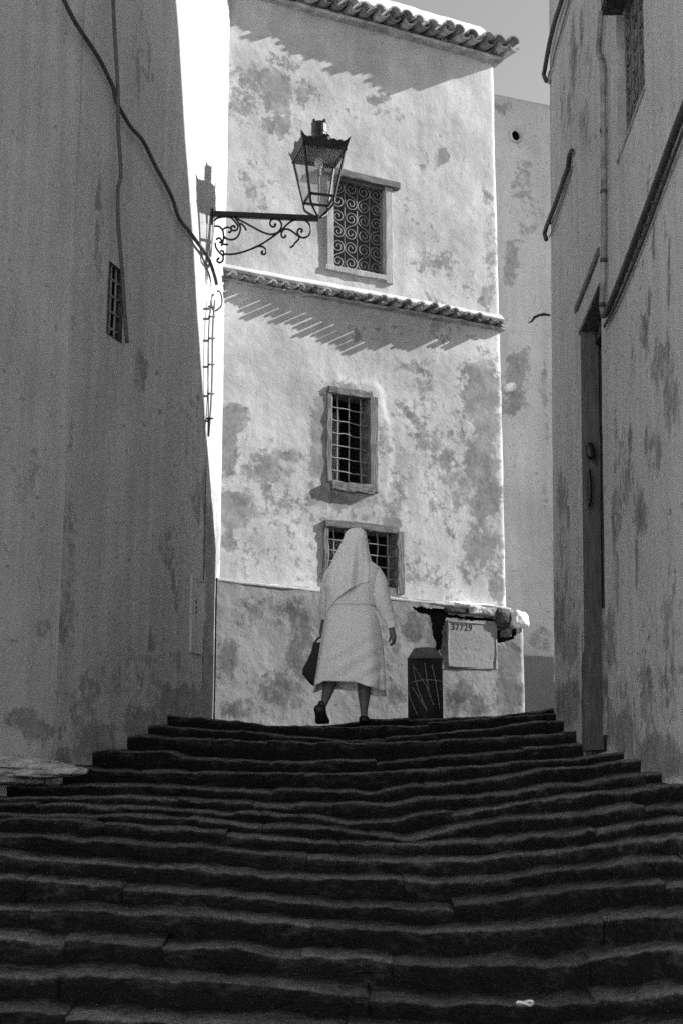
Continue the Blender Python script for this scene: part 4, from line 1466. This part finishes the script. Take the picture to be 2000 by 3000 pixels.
hb, ht, zb0, zt0 = 0.118, 0.202, 0.165, 0.620
o = frame_ring(hb, zb0, 0.010, 0.011)
link('bottom_frame', lm(o.V), o.F, M['iron'], lamp, False)
o = frame_ring(ht, zt0, 0.015, 0.013)
link('top_frame', lm(o.V), o.F, M['iron'], lamp, False)
for k in range(4):
    a = math.pi / 2 * k + math.pi / 4
    r2 = math.sqrt(2)
    p = [(hb * r2 * math.cos(a), hb * r2 * math.sin(a), zb0 - 0.02), (ht * r2 * math.cos(a), ht * r2 * math.sin(a), zt0)]
    V, Fc = tube_geo(p, 0.0135, 4)
    link('corner_post', lm(V), Fc, M['iron'], lamp, False)
    # curved leg down to the arm
    q = smooth_line([(hb * r2 * math.cos(a), hb * r2 * math.sin(a), zb0), (hb * 1.35 * math.cos(a), hb * 1.35 * math.sin(a), zb0 - 0.07), (hb * 0.95 * math.cos(a), hb * 0.95 * math.sin(a), 0.05), (0.02 * math.cos(a), 0.02 * math.sin(a), -0.01)], 5)
    V, Fc = tube_geo(q, 0.012, 6)
    link('leg', lm(V), Fc, M['iron'], lamp)
    # pane
    a2 = math.pi / 2 * k
    e = 0.012
    c4 = []
    for (hh, zz) in ((hb, zb0 + 0.010), (ht, zt0 - 0.015)):
        for sx in (-1, 1):
            x, y = sx * (hh - e), -hh
            c4.append((x * math.cos(a2) - y * math.sin(a2), x * math.sin(a2) + y * math.cos(a2), zz))
    c8 = c4 + [(x * 0.975, y * 0.975, z) for x, y, z in c4]
    link('pane', lm(c8), [(0, 1, 3, 2), (4, 6, 7, 5), (0, 4, 5, 1), (2, 3, 7, 6), (0, 2, 6, 4), (1, 5, 7, 3)], M['glass'], lamp, False)
    # scalloped gallery panel, leaning out
    nseg = 60
    V = []
    for i in range(nseg + 1):
        t = i / nseg * 2 - 1
        h_ = 0.050 + 0.012 * abs(math.sin(t * math.pi * 4)) + 0.040 * math.exp(-(t / 0.2) ** 2)
        if abs(t) > 0.86:
            h_ += 0.055 * (abs(t) - 0.86) / 0.14
        for thk in (0.0, 0.005):
            for (lev, out) in ((0.0, 0.0), (h_, 0.030 * h_ / 0.1)):
                half = ht + 0.012 + out
                x, y = t * half, -half + thk
                V.append((x * math.cos(a2) - y * math.sin(a2), x * math.sin(a2) + y * math.cos(a2), zt0 + 0.012 + lev))
    Fc = []
    for i in range(nseg):
        b = i * 4
        Fc += [(b, b + 4, b + 5, b + 1), (b + 2, b + 3, b + 7, b + 6), (b + 1, b + 5, b + 7, b + 3), (b, b + 2, b + 6, b + 4)]
    pnl_ = link('gallery_panel', lm(V), Fc, M['iron'], lamp, False)
    if k == 0:
        g = Geo()
        for ang in np.linspace(0, math.pi, 4)[:3]:
            d = np.array([math.cos(ang + 0.3), 0, math.sin(ang + 0.3)]) * 0.020
            c = np.array([0.03, -(ht + 0.012 + 0.03) - 0.004, zt0 + 0.012 + 0.052])
            g.tube([c - d, c + d], 0.0022, 5)
        link('star', lm(g.V), g.F, M['star'], pnl_, False)
# hood
V = []
for (h_, zz) in ((ht + 0.004, zt0 + 0.015), (0.085, zt0 + 0.11), (0.085, zt0 + 0.125)):
    V += [(-h_, -h_, zz), (h_, -h_, zz), (h_, h_, zz), (-h_, h_, zz)]
Fc = [(j * 4 + i, j * 4 + (i + 1) % 4, j * 4 + 4 + (i + 1) % 4, j * 4 + 4 + i) for j in range(2) for i in range(4)] + [(8, 9, 10, 11)]
link('hood', lm(V), Fc, M['cable_grey'], lamp, False)
ch_pts = [(0, 0, zt0 + 0.11), (0, 0, zt0 + 0.22), (0, 0, zt0 + 0.225), (0, 0, zt0 + 0.31), (0, 0, zt0 + 0.325), (0, 0, zt0 + 0.33)]
V, Fc = tube_geo(ch_pts, [0.072, 0.072, 0.076, 0.074, 0.078, 0.070], 20)
chim = link('chimney', lm(V), Fc, M['iron'], lamp, False)
for k in range(4):
    a = math.pi / 2 * k + 0.5
    p = LM @ Vector((0.07 * math.cos(a), 0.07 * math.sin(a), zt0 + 0.337))
    rock('knob', p, (0.015, 0.015, 0.015), M['iron'], chim, 1, 2, 0.02)
V, Fc = tube_geo([(0, 0, zb0 - 0.02), (0, 0, zb0 + 0.24), (0, 0, zb0 + 0.245), (0, 0, zb0 + 0.31)], [0.009, 0.009, 0.022, 0.022], 10)
link('lamp_holder', lm(V), Fc, M['pipe'], lamp, False)
V, Fc = tube_geo([(0, 0, zb0 + 0.305), (0, 0, zb0 + 0.33), (0, 0, zb0 + 0.36), (0, 0, zb0 + 0.40), (0, 0, zb0 + 0.425), (0, 0, zb0 + 0.435)], [0.018, 0.030, 0.042, 0.042, 0.028, 0.006], 14)
link('bulb', lm(V), Fc, M['bulb'], lamp)

# ================================================================== BOLLARD
BY = 12.75
bp = at(976 * K, 1600 * K, BY)
br = 41 * K / F * (BY * _c + 1.0 * _s)
zt1 = at(976 * K, 1512 * K, BY - br)[2]
zt2 = at(976 * K, 1489 * K, BY)[2]
bo = thing('bollard', (bp[0], BY, ztop), 'short dark scratched bollard standing before the numbered panel', 'bollard')
nb_ = 32
V, Fc = tube_geo([(bp[0], BY, ztop - 0.02), (bp[0], BY, ztop + 0.2), (bp[0], BY, zt1)], [br, br * 0.99, br * 0.985], nb_)
link('shaft', V, Fc, M['bollard'], bo)
V, Fc = tube_geo([(bp[0], BY, zt1 + 0.001), (bp[0], BY, zt1 + 0.012), (bp[0], BY, (zt1 + zt2) / 2), (bp[0], BY, zt2 - 0.004), (bp[0], BY, zt2)], [br * 1.0, br * 1.0, br * 0.82, br * 0.62, br * 0.55], nb_)
V = np.array(V)
V = V + 0.006 * fbm(V * 9, 3)[:, None]
link('cap', V, Fc, M['bollard_cap'], bo)
MARKS = [[(185, 780), (200, 870), (230, 1000), (270, 1100), (315, 1200)], [(195, 795), (260, 900), (310, 980), (345, 1070), (375, 1155)], [(293, 760), (310, 900), (330, 1010)], [(355, 780), (380, 880), (400, 980), (430, 1190)],
         [(145, 955), (220, 925), (330, 915), (450, 930)], [(140, 1010), (170, 1110), (225, 1240)], [(175, 980), (240, 1080), (300, 1180)]]
for mk in MARKS:
    pts = []
    for x, y in smooth_line(np.array(mk, float), 6):
        px_, py_ = 1150 + x / 3.136, 1700 + y / 3.136
        r = ray(px_, py_)
        # meet the round shaft
        A_ = r[0] ** 2 + 1
        B_ = -2 * (r[0] * bp[0] + BY)
        C_ = bp[0] ** 2 + BY ** 2 - (br * 0.995) ** 2
        disc = B_ * B_ - 4 * A_ * C_
        if disc <= 0:
            continue
        t = (-B_ - math.sqrt(disc)) / (2 * A_)
        pts.append(CAMP + r * t)
    if len(pts) > 3:
        rr = 0.0022 + 0.0014 * rng.random(len(pts))
        link('scratch', *tube_geo(pts, rr, 5), M['chalk'], bo)

# ================================================================== WOMAN
WY = 11.72


def wz(zx, zy, dy=0.0):     # point read off an enlargement of the figure
    return at(860 + zx / 3.7325, 1520 + zy / 3.7325, WY + dy)


person = thing('person', (wz(560, 2200)[0], WY, ztop + 0.02), 'person seen from behind in white coat and long white head veil, climbing the top step', 'person')
MPZ = (WY * _c) / F / 3.7325


def ring_loft(rows, nseg, fold=None, close=False, a0=0, a1=2 * math.pi):
    V, Fc = [], []
    for i, (c, hw, dd, ex) in enumerate(rows):
        for k in range(nseg):
            a = a0 + (a1 - a0) * k / (nseg if not close else nseg - 1)
            ca, sa = math.cos(a), math.sin(a)
            x = hw * np.sign(ca) * abs(ca) ** ex
            y = dd * np.sign(sa) * abs(sa) ** ex
            f = fold(i / (len(rows) - 1), a) if fold else 0
            V.append((c[0] + x * (1 + f), c[1] + y * (1 + f), c[2]))
    n = len(rows)
    for i in range(n - 1):
        for k in range(nseg):
            k2 = (k + 1) % nseg
            Fc.append((i * nseg + k, i * nseg + k2, (i + 1) * nseg + k2, (i + 1) * nseg + k))
    return V, Fc


# coat: torso and skirt
LV = [  # height in the enlargement, left, right, half depth
    (455, 650, 838, 0.06), (480, 600, 872, 0.085), (510, 530, 910, 0.10), (545, 470, 932, 0.115), (600, 400, 945, 0.130), (680, 372, 935, 0.145), (760, 362, 908, 0.150), (850, 360, 885, 0.150), (930, 362, 880, 0.150), (1000, 355, 890, 0.155), (1080, 345, 915, 0.165), (1200, 322, 945, 0.175), (1300, 302, 962, 0.180),
    (1450, 280, 978, 0.185), (1600, 256, 990, 0.190), (1720, 236, 996, 0.195), (1800, 224, 1000, 0.198), (1845, 216, 1004, 0.20)]
lv = np.array(LV, float)
zy = np.concatenate([np.linspace(455, 1845, 60)])
rows = []
for y in zy:
    l_, r_, d_ = (np.interp(y, lv[:, 0], lv[:, i]) for i in (1, 2, 3))
    a_, b_ = wz(l_, y), wz(r_, y)
    rows.append(((a_ + b_) / 2, (b_[0] - a_[0]) / 2, d_, 0.82))


def coat_fold(t, a):
    k = np.clip((t - 0.35) / 0.65, 0, 1)
    f = 0.045 * k * math.sin(5 * a + 0.6) + 0.034 * k * math.sin(8 * a + 2.0 + 2 * t) + 0.016 * k * math.sin(13 * a + 5 * t)
    f += 0.014 * math.sin(3 * a + 9 * t) * (1 - k)
    return f


V, Fc = ring_loft(rows, 72, coat_fold)
V = np.array(V)
# hem: lifted over the striding left leg, and drooping on the right
n_r, n_s = len(rows), 72
V = V.reshape(n_r, n_s, 3)
xl, xr = V[-1, :, 0].min(), V[-1, :, 0].max()
tt = (V[-1, :, 0] - xl) / (xr - xl)
hem = np.interp(tt, [0, 0.15, 0.35, 0.6, 0.72, 0.88, 1.0], [0.0, -50, -48, -36, 5, 36, 42]) * -MPZ
front = V[-1, :, 1] > WY
hem = np.where(front, hem - 0.035, hem)
for i in range(n_r):
    t = max(0, (i / (n_r - 1) - 0.7) / 0.3)
    V[i, :, 2] += hem * t * t
V = V + 0.004 * fbm(V * 9, 3)[..., None]
# slanting drag creases of the walking skirt
cr_ = np.sin(V[..., 2] * 42 + (V[..., 0] - person.location.x) * -26 + 2 * fbm(V * 3, 2)) * np.clip((V[..., 2] - 2.75) * 4, 0, 1) * np.clip((3.45 - V[..., 2]) * 4, 0, 1)
V[..., 1] += 0.009 * cr_ * np.where(V[..., 1] < WY, 1, 0)
# inside of the hem
inner = V[::-1][:8].copy()
cxy = inner.mean(axis=1, keepdims=True)
inner[..., :2] = cxy[..., :2] + (inner[..., :2] - cxy[..., :2]) * 0.965
VV = np.vstack([V.reshape(-1, 3), inner.reshape(-1, 3)])
Fc = []
tot = n_r + 8
for i in range(tot - 1):
    for k in range(n_s):
        k2 = (k + 1) % n_s
        Fc.append((i * n_s + k, i * n_s + k2, (i + 1) * n_s + k2, (i + 1) * n_s + k))
Fc.append(tuple(range(n_s))[::-1])
coat = link('coat', VV, Fc, M['coat'], person)
# belt
rows_b = []
for y in np.linspace(880, 962, 6):
    l_, r_, d_ = (np.interp(y, lv[:, 0], lv[:, i]) for i in (1, 2, 3))
    a_, b_ = wz(l_, y - 4), wz(r_, y - 4)
    rows_b.append(((a_ + b_) / 2, (b_[0] - a_[0]) / 2 + 0.012, d_ + 0.013, 0.82))
V, Fc = ring_loft(rows_b, 64, lambda t, a: 0.014 * math.sin(3 * a + 9 * 0.33) + 0.004 * math.sin(17 * a))
link('belt', V, Fc, M['coat'], coat)
# back seam
tube('seam', [wz(800, 735, -0.148), wz(812, 800, -0.146), wz(822, 880, -0.144)], 0.003, M['coat'], coat, 6, 4)
tube('seam', [wz(865, 970, -0.10), wz(930, 1090, -0.10), wz(965, 1250, -0.09), wz(975, 1330, -0.10)], 0.005, M['coat'], coat, 6, 4)
tube('seam', [wz(890, 1390, -0.12), wz(930, 1460, -0.11), wz(985, 1525, -0.07)], 0.006, M['coat'], coat, 6, 4)


def sleeve(pts, name='sleeve', folds=0.06):
    p = np.array([q[0] for q in pts])
    r = np.array([q[1] for q in pts])
    c = smooth_line(p, 8)
    rr = np.interp(np.linspace(0, 1, len(c)), np.linspace(0, 1, len(r)), r)
    V, Fc = tube_geo(c, rr, 28)
    V = np.array(V)
    ctr = np.repeat(c, 28, axis=0)
    d = V - ctr
    nz_ = fbm(V * np.array([14, 14, 20]), 3)
    wr = np.sin(V[:, 2] * 70 + V[:, 0] * 40 + 3 * fbm(V * 5, 2)) * 0.35
    V = ctr + d * (1 + folds * (nz_ * 1.2 + wr))[:, None]
    return link(name, V, Fc, M['coat'], coat)


sleeve([(wz(850, 548, 0.0), 0.050), (wz(888, 590, 0.0), 0.062), (wz(925, 690, -0.02), 0.074), (wz(950, 820, -0.03), 0.074), (wz(975, 930, -0.03), 0.070), (wz(1020, 1040, -0.02), 0.058), (wz(1052, 1100, -0.01), 0.050)])
cf = [(wz(1040, 1085, -0.012), 0.052), (wz(1058, 1130, -0.008), 0.047), (wz(1075, 1190, -0.004), 0.043)]
sleeve(cf, 'cuff', 0.03)
sleeve([(wz(470, 545, 0.0), 0.06), (wz(410, 640, 0.02), 0.066), (wz(380, 760, 0.04), 0.064), (wz(365, 880, 0.07), 0.060), (wz(350, 980, 0.11), 0.056), (wz(345, 1080, 0.16), 0.050)])

# veil
top_y = 108
OL = np.array([(108, 690), (112, 640), (125, 606), (155, 570), (260, 530), (370, 472), (460, 424), (550, 382), (640, 348), (760, 336), (800, 350), (860, 358), (960, 356), (1065, 346)], float)
OR = np.array([(108, 692), (112, 735), (130, 765), (160, 785), (200, 796), (330, 812), (430, 832), (500, 848), (600, 862), (690, 858), (800, 850), (1065, 850)], float)
DP = np.array([(108, 0.005), (118, 0.035), (135, 0.06), (170, 0.085), (230, 0.105), (330, 0.115), (430, 0.125), (520, 0.145), (620, 0.168), (700, 0.175), (900, 0.180), (1065, 0.185)], float)
HX = np.array([(-1, 1065), (-0.85, 1058), (-0.62, 1000), (-0.32, 900), (0.0, 815), (0.35, 742), (0.7, 715), (1, 690)], float)
na, nv_ = 90, 60
V = []
for j in range(nv_):
    v = (j / (nv_ - 1)) ** 1.15
    for i in range(na):
        u_ = -1.25 + 2.5 * i / (na - 1)
        ph = u_ * math.pi / 2
        q = math.sin(ph) if abs(u_) < 1 else math.copysign(math.cos((abs(u_) - 1) * math.pi / 2), u_)
        hy = np.interp(np.clip(u_, -1, 1) if abs(u_) <= 1 else math.copysign(1, u_), HX[:, 0], HX[:, 1])
        y = top_y + v * (hy - top_y)
        xl_ = np.interp(y, OL[:, 0], OL[:, 1])
        xr_ = np.interp(y, OR[:, 0], OR[:, 1])
        d_ = np.interp(y, DP[:, 0], DP[:, 1])
        cx_, hw = (xl_ + xr_) / 2, (xr_ - xl_) / 2
        fold = (math.sin(7.0 * u_ + 0.8 + 1.2 * v) * 0.5 + math.sin(12.5 * u_ + 2.4 - 1.5 * v) * 0.32 + math.sin(21 * u_ + 1) * 0.16) * np.clip((v - 0.12) * 1.6, 0, 1)
        dd = d_ + 0.032 * fold
        p = wz(cx_ + hw * q, y, 0.0)
        cc = -math.cos(ph)
        cc = math.copysign(abs(cc) ** 0.8, cc)
        V.append((p[0] + 0.004 * fold, p[1] + dd * cc - 0.012, p[2]))
V = np.array(V)
V = V + 0.0025 * fbm(V * 16, 3)[:, None]
vl = link('veil', V, grid_faces(na, nv_), M['veil'], person)
so = vl.modifiers.new('thickness', 'SOLIDIFY')
so.thickness = 0.004

# body: one skin surface from pelvis to head, legs, arms and fingers
bm = bmesh.new()
SK = []


def jv(p, r, prev=None):
    v = bm.verts.new(Vector(tuple(map(float, p))))
    SK.append((v, r))
    if prev is not None:
        bm.edges.new((prev, v))
    return v


pel = jv(wz(620, 1180), 0.11)
sp1 = jv(wz(625, 950), 0.10, pel)
sp2 = jv(wz(640, 720), 0.11, sp1)
nk0 = jv(wz(680, 520), 0.06, sp2)
nk = jv(wz(690, 420, 0.01), 0.05, nk0)
hd0 = jv(wz(694, 340, 0.02), 0.062, nk)
hd1 = jv(wz(698, 250, 0.02), 0.078, hd0)
hd2 = jv(wz(696, 165, 0.01), 0.055, hd1)
ns = jv(wz(712, 285, 0.105), 0.014, hd1)
jv(wz(716, 310, 0.125), 0.010, ns)
jv(wz(712, 345, 0.09), 0.016, hd0)
# right arm
ra = jv(wz(860, 560), 0.055, sp2)
rb_ = jv(wz(945, 820, -0.03), 0.042, ra)
rc_ = jv(wz(1060, 1150, -0.008), 0.028, rb_)
rw = jv(wz(1072, 1215, -0.004), 0.026, rc_)
pm = jv(wz(1086, 1275, 0.0), 0.029, rw)
pm2 = jv(wz(1088, 1302, 0.0), 0.026, pm)
for i, (dx, tip, dyy) in enumerate(((-14, (1040, 1380), -0.016), (-2, (1050, 1392), -0.004), (10, (1062, 1385), 0.010), (20, (1078, 1368), 0.022))):
    a1 = jv(wz(1092 + dx * 0.7, 1325, dyy), 0.0105, pm2)
    a2 = jv(wz(1100 + dx * 0.5 - 12, 1352, dyy * 1.1), 0.0092, a1)
    jv(wz(tip[0] + 6, tip[1], dyy * 1.2), 0.0080, a2)
t1 = jv(wz(1058, 1290, 0.03), 0.0105, pm)
t2 = jv(wz(1046, 1325, 0.036), 0.0095, t1)
jv(wz(1042, 1350, 0.036), 0.0085, t2)
# left arm, bent forward to carry the bag
la = jv(wz(440, 580, 0.0), 0.055, sp2)
lb = jv(wz(370, 860, 0.07), 0.042, la)
lc = jv(wz(340, 1080, 0.16), 0.028, lb)
lwr = jv(wz(322, 1170, 0.19), 0.026, lc)
lp = jv(wz(310, 1230, 0.20), 0.028, lwr)
for i in range(4):
    a1 = jv(wz(300, 1275, 0.185 + 0.017 * i), 0.0100, lp)
    a2 = jv(wz(318, 1300, 0.185 + 0.017 * i), 0.0090, a1)
    jv(wz(334, 1282, 0.185 + 0.017 * i), 0.0080, a2)
t1 = jv(wz(330, 1250, 0.17), 0.010, lp)
jv(wz(322, 1285, 0.17), 0.009, t1)
# legs: left one trailing with raised heel, right one planted ahead
h1 = jv(wz(480, 1260), 0.085, pel)
k1 = jv(wz(440, 1640, 0.06), 0.062, h1)
c1 = jv(wz(392, 1830, 0.02), 0.058, k1)
c1b = jv(wz(362, 1920, -0.02), 0.046, c1)
a1_ = jv(wz(335, 2020, -0.06), 0.029, c1b)
f1 = jv(wz(300, 2080, -0.05), 0.034, a1_)
jv(wz(312, 2190, -0.01), 0.030, f1)
h2 = jv(wz(760, 1260), 0.085, pel)
k2_ = jv(wz(775, 1640, 0.10), 0.064, h2)
c2 = jv(wz(768, 1860, 0.10), 0.060, k2_)
c2b = jv(wz(768, 1960, 0.10), 0.052, c2)
a2_ = jv(wz(766, 2110, 0.10), 0.030, c2b)
f2 = jv(wz(768, 2165, 0.10), 0.032, a2_)
jv(wz(775, 2195, 0.24), 0.030, f2)
me = bpy.data.meshes.new('body')
bm.verts.index_update()
rad = [r for _, r in SK]
bm.to_mesh(me)
bm.free()
body = bpy.data.objects.new('body', me)
COL.objects.link(body)
me.materials.append(M['skin'])
body.parent = person
body.matrix_parent_inverse = parent_inv(person)
md = body.modifiers.new('skin', 'SKIN')
md.use_smooth_shade = True
for i, sv in enumerate(me.skin_vertices[0].data):
    sv.radius = (rad[i], rad[i])
    sv.use_root = (i == 0)
sb = body.modifiers.new('subdivision', 'SUBSURF')
sb.levels = 2
sb.render_levels = 2
# spectacles: the side piece shows past the veil
tube('glasses', [wz(800, 236, 0.02), wz(822, 230, 0.07), wz(826, 232, 0.10), wz(822, 262, 0.105), wz(812, 300, 0.10)], 0.0028, M['bar'], person, 6, 4)


def shoe(pts, name='shoe'):
    """pts: centre, half width, half height along the foot from heel to toe, with up vectors"""
    V, Fc = [], []
    ns_ = 16
    for c, wv, hv, xa, ya in pts:
        for k in range(ns_):
            a = 2 * math.pi * k / ns_
            ca, sa = math.cos(a), math.sin(a)
            ca = math.copysign(abs(ca) ** 0.7, ca)
            sa = math.copysign(abs(sa) ** 0.7, sa)
            V.append(np.array(c) + np.array(xa) * wv * ca + np.array(ya) * hv * sa)
    n = len(pts)
    for i in range(n - 1):
        for k in range(ns_):
            k2 = (k + 1) % ns_
            Fc.append((i * ns_ + k, i * ns_ + k2, (i + 1) * ns_ + k2, (i + 1) * ns_ + k))
    Fc.append(tuple(range(ns_))[::-1])
    Fc.append(tuple((n - 1) * ns_ + k for k in range(ns_)))
    return link(name, V, Fc, M['shoe'], person)


xa, ya = (1, 0, 0.03), (0, 1, 0.25)
shoe([(wz(290, 2030, -0.080), 0.020, 0.012, xa, ya), (wz(287, 2045, -0.082), 0.040, 0.022, xa, ya), (wz(288, 2080, -0.080), 0.050, 0.030, xa, ya), (wz(295, 2120, -0.07), 0.048, 0.030, xa, ya),
      (wz(305, 2160, -0.05), 0.050, 0.030, xa, ya), (wz(312, 2195, -0.03), 0.058, 0.028, xa, ya), (wz(316, 2225, -0.01), 0.060, 0.026, xa, ya), (wz(318, 2240, 0.03), 0.050, 0.022, xa, ya)])
tube('strap', [wz(275, 2030, -0.05), wz(290, 2000, -0.075), wz(318, 2005, -0.085), wz(335, 2035, -0.075)], 0.009, M['shoe'], person, 6, 4)
xa, ya = (1, 0, 0), (0, 0, 1)
shoe([(wz(768, 2190, 0.045), 0.026, 0.016, xa, ya), (wz(768, 2190, 0.06), 0.040, 0.026, xa, ya), (wz(768, 2192, 0.10), 0.044, 0.030, xa, ya), (wz(770, 2196, 0.16), 0.042, 0.026, xa, ya), (wz(773, 2202, 0.23), 0.048, 0.022, xa, ya), (wz(775, 2204, 0.28), 0.030, 0.016, xa, ya)])

# bag in the left hand
bagt = thing('handbag', wz(220, 1830, 0.2), 'dark woven handbag hanging at the left side of the person in white', 'handbag')
BL = np.array([(1355, 215, 420), (1440, 195, 440), (1540, 150, 455), (1640, 98, 460), (1700, 95, 455), (1740, 130, 445), (1800, 180, 420), (1832, 222, 390)], float)
rows = []
for y in np.linspace(1355, 1832, 30):
    l_ = np.interp(y, BL[:, 0], BL[:, 1])
    r_ = np.interp(y, BL[:, 0], BL[:, 2])
    a_, b_ = wz(l_, y, 0.2), wz(r_, y, 0.2)
    t = (y - 1355) / (1832 - 1355)
    dep = np.interp(t, [0, 0.3, 0.7, 0.9, 1], [0.03, 0.06, 0.085, 0.07, 0.03])
    rows.append(((a_ + b_) / 2, (b_[0] - a_[0]) / 2, dep, 0.8))
V, Fc = ring_loft(rows, 40, lambda t, a: 0.03 * math.sin(3 * a + 4 * t))
Fc.append(tuple(range(40))[::-1])
Fc.append(tuple(29 * 40 + k for k in range(40)))
link('bag_body', V, Fc, M['bag'], bagt)
tube('handle', [wz(235, 1360, 0.19), wz(265, 1310, 0.21), wz(320, 1288, 0.215), wz(375, 1310, 0.21), wz(400, 1360, 0.19)], 0.008, M['bag'], bagt, 6, 5)
tube('handle', [wz(235, 1360, 0.23), wz(265, 1312, 0.23), wz(320, 1290, 0.225), wz(375, 1312, 0.23), wz(400, 1360, 0.23)], 0.008, M['bag'], bagt, 6, 5)

# ================================================================== litter on the lower steps
px_, py_ = 1205 * K, 2308 * K
yq, zq = step_at(16, np.array([at(px_, py_, 6.1)[0]]))
lp0 = CAMP + ray(px_, py_) * ((zq[0] + 0.02 - EZ) / ray(px_, py_)[2])
ringl = [lp0 + np.array([0.030 * math.cos(t) + 0.004 * math.sin(3 * t), 0.022 * math.sin(t), 0.006 * math.sin(2 * t) + 0.006]) for t in np.linspace(0, 2 * math.pi, 20)]
tag(tube('paper_scrap', ringl, 0.006, M['paper'], None, 6), 'small curled pale scrap lying on a lower step', 'litter')
